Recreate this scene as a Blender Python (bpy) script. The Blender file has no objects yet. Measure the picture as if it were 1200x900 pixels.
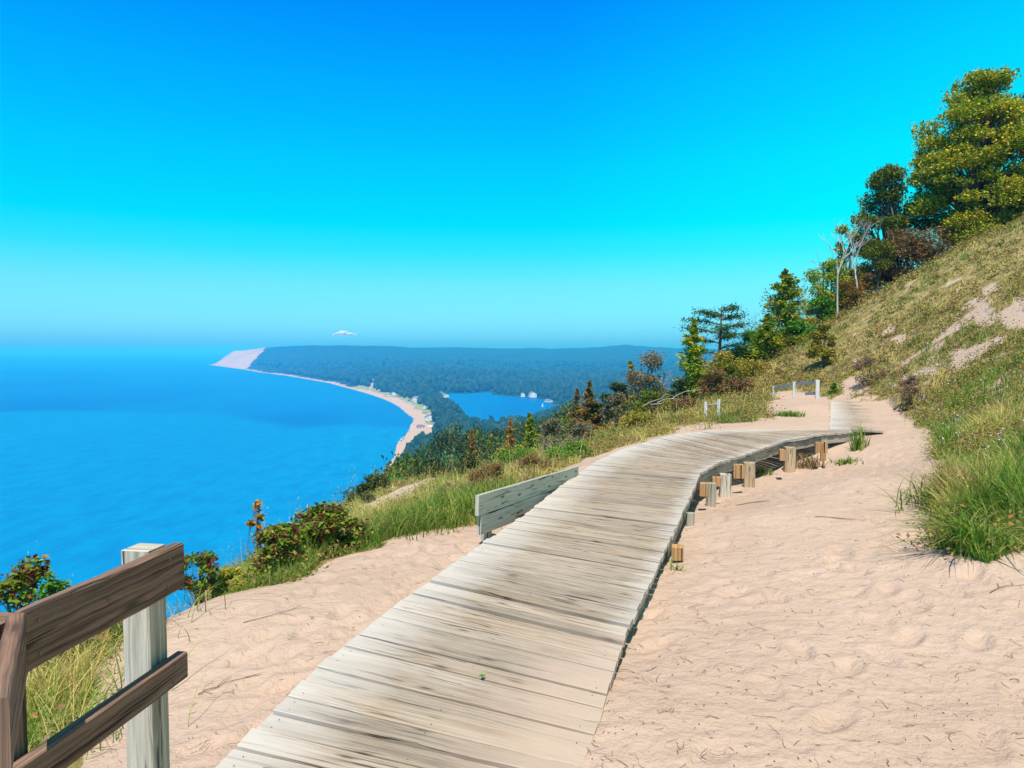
import bpy, math, random
import numpy as np
random.seed(7); RNG = np.random.RandomState(11)
C = bpy.context.scene.collection
PI = math.pi
F = 850.0; EYE = 1.7; TH = math.atan(40/850); LAKE = -118.0
ct, st = math.cos(TH), math.sin(TH)

# ------------------------------------------------------------------ camera maths
def ray(px, py):
    a = (px-600)/F; b = (450-py)/F
    return np.array([a, ct+b*st, -st+b*ct])
def at(px, py, d):
    r = ray(px, py); k = d/r[1]
    return np.array([r[0]*k, d, EYE+r[2]*k])
def at_z(px, py, z):
    r = ray(px, py); k = (z-EYE)/r[2]
    return np.array([r[0]*k, r[1]*k, z])
def proj(x, y, z):
    zz = z-EYE
    fwd = y*ct - zz*st; up = y*st + zz*ct
    fwd = np.where(fwd > .05, fwd, .05)
    return 600+F*x/fwd, 450-F*up/fwd

# ------------------------------------------------------------------ noise
_T = np.random.RandomState(5).rand(256, 256)
def vn(x, y):
    x = np.asarray(x, float); y = np.asarray(y, float)
    xi = np.floor(x).astype(int); yi = np.floor(y).astype(int)
    fx = x-xi; fy = y-yi
    fx = fx*fx*(3-2*fx); fy = fy*fy*(3-2*fy)
    a = _T[xi & 255, yi & 255]; b = _T[(xi+1) & 255, yi & 255]
    c = _T[xi & 255, (yi+1) & 255]; d = _T[(xi+1) & 255, (yi+1) & 255]
    return (a*(1-fx)+b*fx)*(1-fy)+(c*(1-fx)+d*fx)*fy - .5
def fbm(x, y, o=4):
    s = 0; a = 1
    for i in range(o):
        s = s+a*vn(x*2**i+17.3*i, y*2**i+5.1*i); a *= .5
    return s
def sstep(a, b, x):
    t = np.clip((x-a)/(b-a), 0, 1); return t*t*(3-2*t)
def in_poly(px, py, poly):
    px = np.asarray(px, float); py = np.asarray(py, float)
    r = np.zeros(px.shape, bool); n = len(poly)
    for i in range(n):
        x0, y0 = poly[i]; x1, y1 = poly[(i+1) % n]
        if y0 == y1: continue
        c = ((y0 > py) != (y1 > py)) & (px < (x1-x0)*(py-y0)/(y1-y0)+x0)
        r ^= c
    return r
def seg_dist(px, py, pts, closed=False):
    best = np.full(np.shape(px), 1e18); n = len(pts)
    for i in range(n if closed else n-1):
        ax, ay = pts[i]; bx, by = pts[(i+1) % n]
        dx, dy = bx-ax, by-ay; L = dx*dx+dy*dy+1e-9
        t = np.clip(((px-ax)*dx+(py-ay)*dy)/L, 0, 1)
        best = np.minimum(best, (px-ax-t*dx)**2+(py-ay-t*dy)**2)
    return np.sqrt(best)

class RBF:
    def __init__(s, X, z, k=0.0):
        X = np.array(X, float); z = np.array(z, float); n = len(X)
        s.X = X
        r = np.sqrt(((X[:, None]-X[None])**2).sum(-1))
        P = np.c_[np.ones(n), X]
        A = np.zeros((n+3, n+3)); A[:n, :n] = -r+k*np.eye(n); A[:n, n:] = P; A[n:, :n] = P.T
        s.w = np.linalg.solve(A, np.r_[z, 0, 0, 0])
    def __call__(s, x, y):
        x = np.asarray(x, float); sh = x.shape; x = x.ravel(); y = np.asarray(y, float).ravel()
        out = np.empty(len(x)); n = len(s.X)
        for i in range(0, len(x), 20000):
            a = x[i:i+20000]; b = y[i:i+20000]
            r = np.sqrt((a[:, None]-s.X[:, 0])**2+(b[:, None]-s.X[:, 1])**2+1e-6)
            out[i:i+20000] = -r@s.w[:n]+s.w[n]+s.w[n+1]*a+s.w[n+2]*b
        return out.reshape(sh)

# ------------------------------------------------------------------ deck outline
PAIRS = [((255, 897), (645, 985)), ((382, 772), (700, 850)), ((500, 683), (734, 738)), ((560, 640), (765, 675)), ((615, 603), (787, 628)),
         ((655, 571), (808, 583)), ((697, 542), (821, 554)), ((727, 527), (844, 541)), ((780, 511.5), (869, 534)),
         ((830, 504.5), (921, 516)), ((890, 503.8), (964, 508.6)), ((966, 503.5), (1001, 505.6))]
DL = [at_z(*p[0], 0)[:2] for p in PAIRS]; DR = [at_z(*p[1], 0)[:2] for p in PAIRS]
dl = DL[1]-DL[0]; dr = DR[1]-DR[0]
dl = dl/np.linalg.norm(dl); dr = dr/np.linalg.norm(dr)
DL = [DL[0]-dl*6.0, DL[0]-dl*3.0]+DL; DR = [DR[0]-dr*6.0, DR[0]-dr*3.0]+DR
DECK = [tuple(p) for p in DL]+[tuple(p) for p in DR[::-1]]
# second walkway, running away from the camera
W2L = [at_z(973.5, 503, 0)[:2]+np.array([.02, .1]), at_z(974.5, 470, 0)[:2]]
_d = W2L[1]-W2L[0]; _d /= np.linalg.norm(_d); _n = np.array([_d[1], -_d[0]])
W2R = [W2L[0]+_n*1.65, W2L[1]+_n*1.65]
DECK2 = [tuple(W2L[0]), tuple(W2L[1]), tuple(W2R[1]), tuple(W2R[0])]

# ------------------------------------------------------------------ terrain
G = [  # px, py, forward distance: points of the ground seen in the photograph
 (60, 880, 3.6), (150, 745, 4.9), (215, 715, 5.4), (260, 697, 5.7), (320, 685, 6.0), (400, 655, 6.75), (480, 635, 7.35), (560, 612, 8.2),
 (640, 566, 10.6), (690, 545, 11.8), (727, 528, 13.6), (800, 507, 16.2), (868, 502, 17.0), (900, 497, 17.6),
 (500, 602, 9.0), (480, 598, 11), (460, 588, 17), (430, 603, 15), (500, 560, 30), (390, 622, 10), (420, 592, 20), (450, 572, 35),
 (600, 579, 10.4), (600, 570, 14), (600, 567, 20), (600, 567, 30), (520, 567, 45), (600, 568, 45),
 (700, 537, 14.5), (700, 524, 22), (700, 518, 32), (700, 519, 45), (790, 490, 22), (800, 475, 31),
 (1200, 255, 38), (1150, 280, 39), (1100, 303, 40), (1050, 333, 41), (1000, 363, 42), (950, 395, 42), (920, 418, 41), (880, 438, 40), (840, 455, 38), (740, 485, 32),
 (1200, 340, 25), (1100, 385, 28), (1000, 425, 31), (930, 448, 33), (1200, 420, 16.5), (1100, 440, 21), (1050, 453, 25), (1000, 460, 27), (960, 465, 28.5), (905, 468, 27.5), (860, 482, 23),
 (1200, 500, 10.7), (1100, 490, 16), (1150, 470, 16), (1060, 482, 19.5), (1075, 500, 16.2),
 (935, 465, 22.5), (912, 480, 20.5), (955, 473, 20.5), (962, 495, 17.4),
 (1200, 560, 8.3), (1150, 600, 7.1), (1200, 672, 5.0), (1100, 640, 6.3), (1185, 640, 5.4), (1110, 560, 9.1), (1000, 560, 9.5), (900, 600, 7.9),
 (835, 590, 10.2), (808, 618, 7.9), (849, 576, 11.1), (878, 569, 11.9), (925, 552, 13.4), (965, 535, 14.4), (850, 600, 9.0), (930, 570, 11.4), (1000, 532, 14.0), (1010, 509, 15.4),
 (1050, 503, 15.7), (1080, 540, 12), (793, 657, 6.4), (850, 640, 7.0), (765, 690, 5.55), (740, 760, 4.35),
]
P = [(*at_z(700, 862, 0)[:2], -.012), (*at_z(712, 810, 0)[:2], -.02), (*at_z(685, 915, 0)[:2], .004), (*at_z(900, 880, 0)[:2], .02), (*at_z(1100, 870, 0)[:2], .07),
     (*at_z(1000, 760, 0)[:2], .02), (*at_z(1190, 770, 0)[:2], .08), (*at_z(880, 720, 0)[:2], -.05), (*at_z(650, 880, 0)[:2], -.03),
     (*at_z(250, 930, 0)[:2], -.1), (*at_z(330, 800, 0)[:2], -.13), (*at_z(480, 680, 0)[:2], -.16), (*at_z(550, 630, 0)[:2], -.18), (*at_z(200, 850, 0)[:2], -.13), (*at_z(640, 575, 0)[:2], -.22),
     (*at_z(500, 800, 0)[:2], -.14), (*at_z(650, 680, 0)[:2], -.2), (*at_z(700, 600, 0)[:2], -.36), (*at_z(760, 560, 0)[:2], -.46), (*at_z(850, 520, 0)[:2], -.5), (*at_z(920, 509, 0)[:2], -.42),
     (*at_z(1045, 470, 0)[:2], .1), (*at_z(1075, 485, 0)[:2], .12), (*at_z(1000, 485, 0)[:2], -.12), (*at_z(1035, 490, 0)[:2], .012), (*at_z(1030, 472, 0)[:2], .015), (*at_z(985, 473, 0)[:2], -.08), (*at_z(985, 500, 0)[:2], -.12),
     (0, -5, -.08), (-1, 0, -.12), (-2.2, 0, -.2), (-3, 3, -.35), (-3.2, -5, -.3), (-5, -5, -1.5), (-5, 1, -1.6), (-15, -5, -8.2), (-15, 3, -8.5), (6, -5, .5), (2, 0, 0), (5, 2, .15), (8, 0, .6),
     (12, 4, 2.0), (20, 5, 4), (25, 12, 6.5), (40, 20, 13), (40, 40, 16), (20, -20, 4), (0, -20, .5), (-6, -20, -.5), (-20, -20, -10), (40, -20, 11), (50, 0, 14),
     (42, 60, 13), (28, 58, 6), (20, 60, 0), (12, 60, -4), (0, 60, -7.6)]
P += [tuple(at(*g)) for g in G]
for g in [(215, 715, 5.4), (320, 685, 6.0), (400, 655, 6.75), (390, 622, 10), (420, 592, 20), (450, 572, 35), (520, 567, 45)]:
    q = at(*g); P += [(q[0]-3.2, q[1]+.3, q[2]-2.0), (q[0]-11, q[1]+1, q[2]-7.6), (q[0]-30, q[1]+2, q[2]-21)]
NEAR = RBF([(p[0], p[1]) for p in P], [p[2] for p in P], k=.02)

W = [(-16, 60, -14), (-46, 60, -35), (-120, 60, -90), (-200, 60, -118), (-10, 100, -14.5), (-30, 100, -28), (-70, 100, -58), (-150, 100, -112),
     (-16, 150, -23), (-50, 150, -48), (-140, 150, -110), (-25, 250, -42), (-130, 250, -110), (-40, 400, -70), (-115, 400, -112), (-60, 540, -90), (-112, 540, -114), (-80, 700, -104),
     (-122, 700, -115), (0, 100, -17), (20, 100, -13), (40, 100, -2), (80, 100, 10), (0, 150, -21.5), (30, 150, -22), (80, 150, -12), (150, 150, 5),
     (0, 250, -42), (60, 250, -50), (200, 250, -30), (0, 400, -75), (100, 400, -85), (400, 400, -60), (0, 700, -108), (200, 700, -110), (600, 700, -90),
     (-60, 900, -113), (0, 900, -113), (300, 900, -112), (-200, -100, -118), (-50, -100, -30), (0, -100, 0), (100, -100, 15), (200, 0, 25), (-100, 0, -75), (-170, 0, -118), (200, 100, 20), (0, -400, 0), (400, -400, 20), (-400, -400, -100), (500, 0, 30)]
for px, d, z in [(470, 1300, -113), (500, 1300, -113), (540, 1300, -114), (700, 1300, -111), (1000, 1200, -90), (440, 2200, -112), (480, 2000, -113), (520, 1900, -112), (600, 2300, -111), (700, 2000, -109), (900, 2000, -90),
                 (400, 2900, -111), (440, 2900, -104), (480, 3000, -92), (520, 3000, -88), (560, 2900, -95), (620, 3000, -106), (700, 3000, -106), (800, 3000, -100), (1100, 3000, -60),
                 (340, 3900, -112), (400, 3700, -100), (460, 3700, -93), (530, 3700, -92), (600, 3800, -99), (700, 3800, -98), (800, 3800, -95), (1100, 3800, -60),
                 (300, 4800, -60), (320, 4700, -50), (350, 4500, -70), (400, 4500, -66), (500, 4600, -62), (600, 4700, -66), (700, 4700, -60), (800, 4700, -60), (1100, 4700, -20)]:
    W.append(((px-600)/F*d, d, z))
for px, py, d in [(255, 413, 6600), (270, 411.5, 6200), (290, 410.5, 5900), (311, 407, 5600), (330, 405.5, 5500), (360, 406, 5500), (400, 405.5, 5500), (450, 407, 5600), (500, 408, 5700), (560, 407, 5800), (620, 408.5, 5900), (660, 409, 6000), (700, 407.5, 6000), (735, 404, 6000), (770, 407.5, 6100), (800, 409.5, 6200), (900, 410, 6200), (1100, 405, 6200)]:
    q = at(px, py, d); W.append(tuple(q))
for px in (300, 500, 700, 1100): W.append(((px-600)/F*8000, 8000, -30))
for a in np.linspace(-math.pi, math.pi, 48, endpoint=False):
    x, y = 46*math.sin(a), 46*math.cos(a)
    W.append((x, y, float(NEAR(np.array([x]), np.array([y]))[0])))
def pol(x, y): return np.arctan2(x, y)*2.2, np.log(np.hypot(x, y)+1e-6)
_w = np.array(W); _a, _b = pol(_w[:, 0], _w[:, 1])
FAR = RBF(np.c_[_a, _b], _w[:, 2], k=.01)

COAST = [(-400, -1500), (-200, -300), (-185, -50), (-168, 60), (-155, 100), (-145, 150), (-132, 250), (-121, 400), (-117, 540), (-124, 680)]
for p in [(463, 534), (465, 521), (474, 512), (480, 504), (481, 498.7), (485, 493), (483, 488.5), (476, 484), (467, 476), (457, 470.7), (447, 466.7), (427, 460), (412, 455.9), (400, 452.7),
          (386.7, 449), (361.7, 444.5), (337, 440.3), (303, 436), (286.7, 433), (262, 429.8), (244, 427.3)]:
    q = at_z(*p, LAKE); COAST.append((q[0], q[1]))
COAST += [(-2500, 6500), (-2200, 7600), (-1000, 9500), (3000, 12500)]
LAND = COAST+[(20000, 12500), (20000, -1500)]
POND = [tuple(at_z(*p, LAKE)[:2]) for p in [(520, 464), (526, 461), (548, 461.3), (575, 459.3), (577, 462.6), (600, 464.5), (625, 466), (641, 469), (653, 476), (647, 484), (620, 492), (597, 497), (560, 500), (546, 492), (545, 484), (540, 477.5), (533, 472.5), (524, 467.5)]]
W_DRIFT = [at_z(*p, 0)[:2] for p in [(716, 790), (640, 862), (600, 930), (760, 930)]]

def terrain(x, y, detail=True):
    x = np.asarray(x, float); y = np.asarray(y, float)
    r = np.hypot(x, y)
    w = sstep(36, 52, r)
    z = np.zeros(x.shape)
    m = w < 1
    if m.any(): z[m] += (1-w[m])*NEAR(x[m], y[m])
    m = w > 0
    if m.any():
        a, b = pol(x[m], y[m]); z[m] += w[m]*FAR(a, b)
    far = r > 60
    if far.any():
        X, Y = x[far], y[far]; Z = z[far]
        nz = fbm(X/260., Y/260., 4)*(14*sstep(2500, 5000, r[far])+5*sstep(200, 900, r[far]))
        Z = Z+nz
        s = seg_dist(X, Y, COAST)+fbm(X/60, Y/60)*6*sstep(500, 900, r[far]); ins = in_poly(X, Y, LAND)
        s = np.where(ins, s, -s)
        g = np.where(s < 0, s*.1, np.where(s < 26, s*.13, 3.4+(s-26)*.72))
        Z = np.where(s < 26, LAKE+np.maximum(g, -12), np.minimum(np.maximum(Z, LAKE+3.2), LAKE+g))
        p = seg_dist(X, Y, POND, True); pin = in_poly(X, Y, POND)
        p = np.where(pin, -p, p)
        Z = np.where(p < 30, np.minimum(Z, LAKE+np.maximum(p*.12, -6)), Z)
        al = -X*.5+Y*.86; dn_ = (Y > 4300) & (X < -1150)
        Z = np.where(dn_, Z-np.clip((s-20)/60, 0, 1)*np.clip((420-s)/200, 0, 1)*(np.abs(vn(al/150, s/900))*60+np.abs(vn(al/60, s/500))*26), Z)
        z[far] = Z
    if detail:
        nr = sstep(60, 20, r)
        z = z+nr*(fbm(x/2.3, y/2.3, 3)*.05)
        hump = np.abs(vn(x*4.1+3, y*4.1))*.9+np.abs(vn(x*7.3, y*7.3+9))*.5
        z = z-nr*(hump*.048*(.45+vn(x*.8, y*.8+40)*1.1))+nr*fbm(x*14, y*14, 2)*.006
        # keep the sand under the decks, except where it has drifted over the near right corner
        for poly in (DECK, DECK2):
            pi_ = in_poly(x, y, poly)
            dd = seg_dist(x, y, poly, True)
            if poly is DECK:
                drift = in_poly(x, y, [tuple(q) for q in W_DRIFT])
                lim = np.where(drift, .02, -.055)
                z = np.where(pi_ & ~drift, np.minimum(z, -.055), z)
                z = np.where(pi_ & drift, np.minimum(z, -.004+.02*fbm(x*3, y*3, 3)), z)
            else:
                t = ((x-W2L[0][0])*_n[0]+(y-W2L[0][1])*_n[1])/1.65
                z = np.where(pi_, np.where(t < .45+.5*vn(x*1.5, y*1.5), np.minimum(z, -.055), .004+.02*fbm(x*2, y*2)+.03*sstep(.5, 1, t)), z)
    return z

_fr = np.random.RandomState(3); FP = []
for _ in range(150):      # walkers' tracks: each track a line of steps
    if _ < 60: tx, ty, ta = _fr.uniform(.8, 7), _fr.uniform(2.2, 12), _fr.normal(.35, .5)
    elif _ < 95: tx, ty, ta = _fr.uniform(-2.2, -.2), _fr.uniform(2.5, 8), _fr.normal(.3, .5)
    else: tx, ty, ta = _fr.uniform(2, 12), _fr.uniform(8, 22), _fr.normal(.5, .5)
    for k_ in range(_fr.randint(2, 9)):
        sx = .11*(1 if k_ % 2 else -1); FP.append((tx+sx*math.cos(ta)+_fr.normal()*.03, ty-sx*math.sin(ta)+_fr.normal()*.03, ta+_fr.normal()*.15, _fr.uniform(.55, 1.1)))
        tx += .62*math.sin(ta); ty += .62*math.cos(ta)
def footprints(x, y, z):
    o_ = np.argsort(y); ys = y[o_]
    for fx, fy, fa, s_ in FP:
        a_, b_ = np.searchsorted(ys, (fy-.4, fy+.4)); ii = o_[a_:b_]
        ii = ii[np.abs(x[ii]-fx) < .4]
        if not len(ii): continue
        dx, dy = x[ii]-fx, y[ii]-fy; u = dx*math.sin(fa)+dy*math.cos(fa); v = dx*math.cos(fa)-dy*math.sin(fa)
        q = (u/.14)**2+(v/.065)**2
        z[ii] += -.026*s_*np.exp(-q**2)+.007*s_*np.exp(-(np.sqrt(q)-1.45)**2*9)
    return z
SANDP = [(60, 1200), (60, 960), (85, 860), (92, 800), (150, 748), (215, 712), (260, 696), (330, 688), (400, 657), (470, 637), (562, 610), (640, 560), (672, 549), (690, 541), (727, 523), (800, 500), (868, 497),
         (902, 490), (897, 480), (905, 465), (930, 456), (960, 462), (975, 466), (985, 455), (1005, 442), (1022, 450), (1000, 468), (1040, 466), (1060, 478), (1070, 500), (1095, 512), (1108, 540), (1098, 575), (1105, 600), (1095, 640), (1150, 664),
         (1200, 640), (1260, 610), (1700, 620), (1700, 1400)]
PATCH = [[(412, 618), (426, 588), (460, 572), (505, 550), (514, 561), (490, 586), (452, 612)], [(1102, 428), (1108, 408), (1165, 396), (1186, 402), (1155, 424), (1122, 438)],
         [(1122, 374), (1136, 352), (1168, 346), (1166, 374), (1135, 380)], [(1088, 405), (1118, 375), (1130, 378), (1100, 408)], [(1166, 364), (1210, 346), (1210, 390), (1178, 382)],
         [(1060, 450), (1100, 430), (1100, 438), (1066, 456)], [(1040, 395), (1052, 385), (1060, 397), (1045, 408)], [(1140, 335), (1165, 325), (1180, 340), (1150, 348)]]
def sand_mask(x, y, z):
    """1 on bare sand, 0 where plants grow (near ground only)"""
    px, py = proj(x, y, z)
    r = np.hypot(x, y)
    k = 30/np.maximum(r, 3)
    px2 = px+fbm(x*.9, y*.9, 4)*14*k**.6; py2 = py+fbm(x*.9+50, y*.9+9, 4)*8*k**.6
    m = in_poly(px2, py2, SANDP) | (y < 2.4) & (x > -1.8) & (x < 6)
    px3 = px+fbm(x*.8, y*.8, 5)*26; py3 = py+fbm(x*.8+50, y*.8+9, 5)*17
    for p in PATCH: m |= in_poly(px3, py3, p)
    m |= (px > 1000) & (py > 320) & (py < 470) & (vn(x*.55+8, y*.55)+.6*vn(x*1.5, y*1.5+4)+.4*vn(x*5, y*5) > .50)
    m &= r < 60
    return m

# ------------------------------------------------------------------ mesh helpers
def npmesh(name, V, F_, mat, parent=None, uv=None, smooth=False):
    V = np.asarray(V, np.float32); me = bpy.data.meshes.new(name)
    if isinstance(F_, np.ndarray):
        k = F_.shape[1]; flat = F_.ravel().astype(np.int32); starts = np.arange(0, len(flat), k, dtype=np.int32); nf = len(F_)
    else:
        flat = np.concatenate([np.asarray(f) for f in F_]).astype(np.int32); ln = np.array([len(f) for f in F_])
        starts = np.r_[0, np.cumsum(ln)[:-1]].astype(np.int32); nf = len(F_)
    me.vertices.add(len(V)); me.vertices.foreach_set('co', V.ravel())
    me.loops.add(len(flat)); me.loops.foreach_set('vertex_index', flat)
    me.polygons.add(nf); me.polygons.foreach_set('loop_start', starts)
    me.polygons.foreach_set('use_smooth', np.full(nf, bool(smooth)))
    me.update(calc_edges=True)
    if uv is not None:
        l = me.uv_layers.new(name='UVMap'); l.data.foreach_set('uv', np.asarray(uv, np.float32).ravel())
    me.materials.append(mat)
    o = bpy.data.objects.new(name, me); C.objects.link(o)
    if parent is not None: o.parent = parent
    return o

class MB:
    """collects timbers, tubes and plates; the vertices of one builder become one mesh"""
    def __init__(s): s.v = []; s.f = []; s.uv = []
    def timber(s, a, b, w, h, up=(0, 0, 1), n=1, wob=0.0, chamf=0.0, taper=1.0):
        """a bar from a to b, w wide (sideways), h high; the wood grain runs along it"""
        a = np.array(a, float); b = np.array(b, float); d = b-a; L = np.linalg.norm(d); d /= L
        up = np.array(up, float); sd = np.cross(d, up); sd /= np.linalg.norm(sd); u = np.cross(sd, d)
        base = len(s.v); c = min(w, h)*.07 if chamf == 0 else chamf
        prof = [(-w/2+c, -h/2), (w/2-c, -h/2), (w/2, -h/2+c), (w/2, h/2-c), (w/2-c, h/2), (-w/2+c, h/2), (-w/2, h/2-c), (-w/2, -h/2+c)]
        per = [0]
        for i in range(8):
            q0, q1 = prof[i], prof[(i+1) % 8]; per.append(per[-1]+math.hypot(q1[0]-q0[0], q1[1]-q0[1]))
        ou, ov = random.uniform(0, 50), random.uniform(0, 50)
        for i in range(n+1):
            t = i/n; wx, wz = (random.gauss(0, wob), random.gauss(0, wob)) if wob else (0, 0)
            k = 1+(taper-1)*t
            for (x, y) in prof: s.v.append(a+d*L*t+sd*(x*k+wx)+u*(y*k+wz))
        for i in range(n):
            for j in range(8):
                j2 = (j+1) % 8; p = base+i*8
                s.f.append((p+j, p+j2, p+8+j2, p+8+j))
                u0, u1 = ou+L*i/n, ou+L*(i+1)/n
                s.uv += [(u0, ov+per[j]), (u0, ov+per[j+1]), (u1, ov+per[j+1]), (u1, ov+per[j])]
        s.f.append(tuple(base+j for j in range(7, -1, -1))); s.uv += [(ou+prof[j][1]*.3, ov+prof[j][0]) for j in range(7, -1, -1)]
        e = base+n*8; s.f.append(tuple(e+j for j in range(8))); s.uv += [(ou+prof[j][1]*.3, ov+prof[j][0]) for j in range(8)]
    def tube(s, pts, rad, n=6):
        base = len(s.v); m = len(pts); pts = [np.array(p, float) for p in pts]
        for i, p in enumerate(pts):
            d = pts[min(i+1, m-1)]-pts[max(i-1, 0)]; d /= (np.linalg.norm(d)+1e-9)
            q = np.cross(d, (0, 0, 1) if abs(d[2]) < .9 else (1, 0, 0)); q /= np.linalg.norm(q); r_ = np.cross(q, d)
            for j in range(n):
                a = 2*PI*j/n; s.v.append(p+rad[i]*(math.cos(a)*q+math.sin(a)*r_))
        for i in range(m-1):
            for j in range(n):
                s.f.append((base+i*n+j, base+i*n+(j+1) % n, base+(i+1)*n+(j+1) % n, base+(i+1)*n+j)); s.uv += [(i, j), (i, j+1), (i+1, j+1), (i+1, j)]
        s.f.append(tuple(base+j for j in range(n-1, -1, -1))); s.uv += [(0, 0)]*n
        s.f.append(tuple(base+(m-1)*n+j for j in range(n))); s.uv += [(0, 0)]*n
    def poly(s, verts, faces):
        base = len(s.v); s.v += [np.array(v, float) for v in verts]
        for f in faces: s.f.append(tuple(base+i for i in f)); s.uv += [(0, 0)]*len(f)
    def build(s, name, mat, parent=None, smooth=False):
        return npmesh(name, np.array(s.v), s.f, mat, parent, s.uv, smooth)

def thing(name, label, cat, loc=(0, 0, 0), group=None):
    o = bpy.data.objects.new(name, None); C.objects.link(o); o.location = loc
    o.empty_display_size = .2
    return tag(o, label, cat, group)
def tag(o, label=None, cat=None, group=None, kind=None):
    if label: o['label'] = label
    if cat: o['category'] = cat
    if group: o['group'] = group
    if kind: o['kind'] = kind
    return o

# ------------------------------------------------------------------ materials
def newmat(name):
    m = bpy.data.materials.new(name); m.use_nodes = True
    nt = m.node_tree; b = nt.nodes['Principled BSDF']; return m, nt, b
def N(nt, t, **k):
    n = nt.nodes.new(t)
    for a, v in k.items():
        if a.startswith('i_'):
            key = a[2:]; key = int(key) if key.isdigit() else key.replace('_', ' ')
            n.inputs[key].default_value = v
        else: setattr(n, a, v)
    return n
def ramp(nt, fac, cols):
    r = N(nt, 'ShaderNodeValToRGB'); e = r.color_ramp.elements
    while len(e) < len(cols): e.new(.5)
    for q, (p, c) in zip(e, cols):
        q.position = p; q.color = (*c, 1) if len(c) == 3 else c
    if fac is not None: nt.links.new(fac, r.inputs[0])
    return r
def mix(nt, fac, a, b, mode='MIX'):
    n = N(nt, 'ShaderNodeMix', data_type='RGBA', blend_type=mode)
    for sock, v in ((0, fac), (6, a), (7, b)):
        if hasattr(v, 'is_output') or hasattr(v, 'links'): nt.links.new(v, n.inputs[sock])
        else: n.inputs[sock].default_value = v if sock == 0 else (*v, 1)
    return n.outputs[2]
def math_(nt, op, a, b=None, clamp=False):
    n = N(nt, 'ShaderNodeMath', operation=op); n.use_clamp = clamp
    for i, v in enumerate((a, b)):
        if v is None: continue
        if hasattr(v, 'links'): nt.links.new(v, n.inputs[i])
        else: n.inputs[i].default_value = v
    return n.outputs[0]
def noise(nt, vec, scale, detail=4, rough=.55, dist=0):
    n = N(nt, 'ShaderNodeTexNoise'); n.inputs['Scale'].default_value = scale; n.inputs['Detail'].default_value = detail
    n.inputs['Roughness'].default_value = rough; n.inputs['Distortion'].default_value = dist
    if vec is not None: nt.links.new(vec, n.inputs['Vector'])
    return n.outputs[0]
def mapping(nt, vec, scale):
    m = N(nt, 'ShaderNodeMapping'); m.inputs['Scale'].default_value = scale; nt.links.new(vec, m.inputs[0]); return m.outputs[0]

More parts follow.
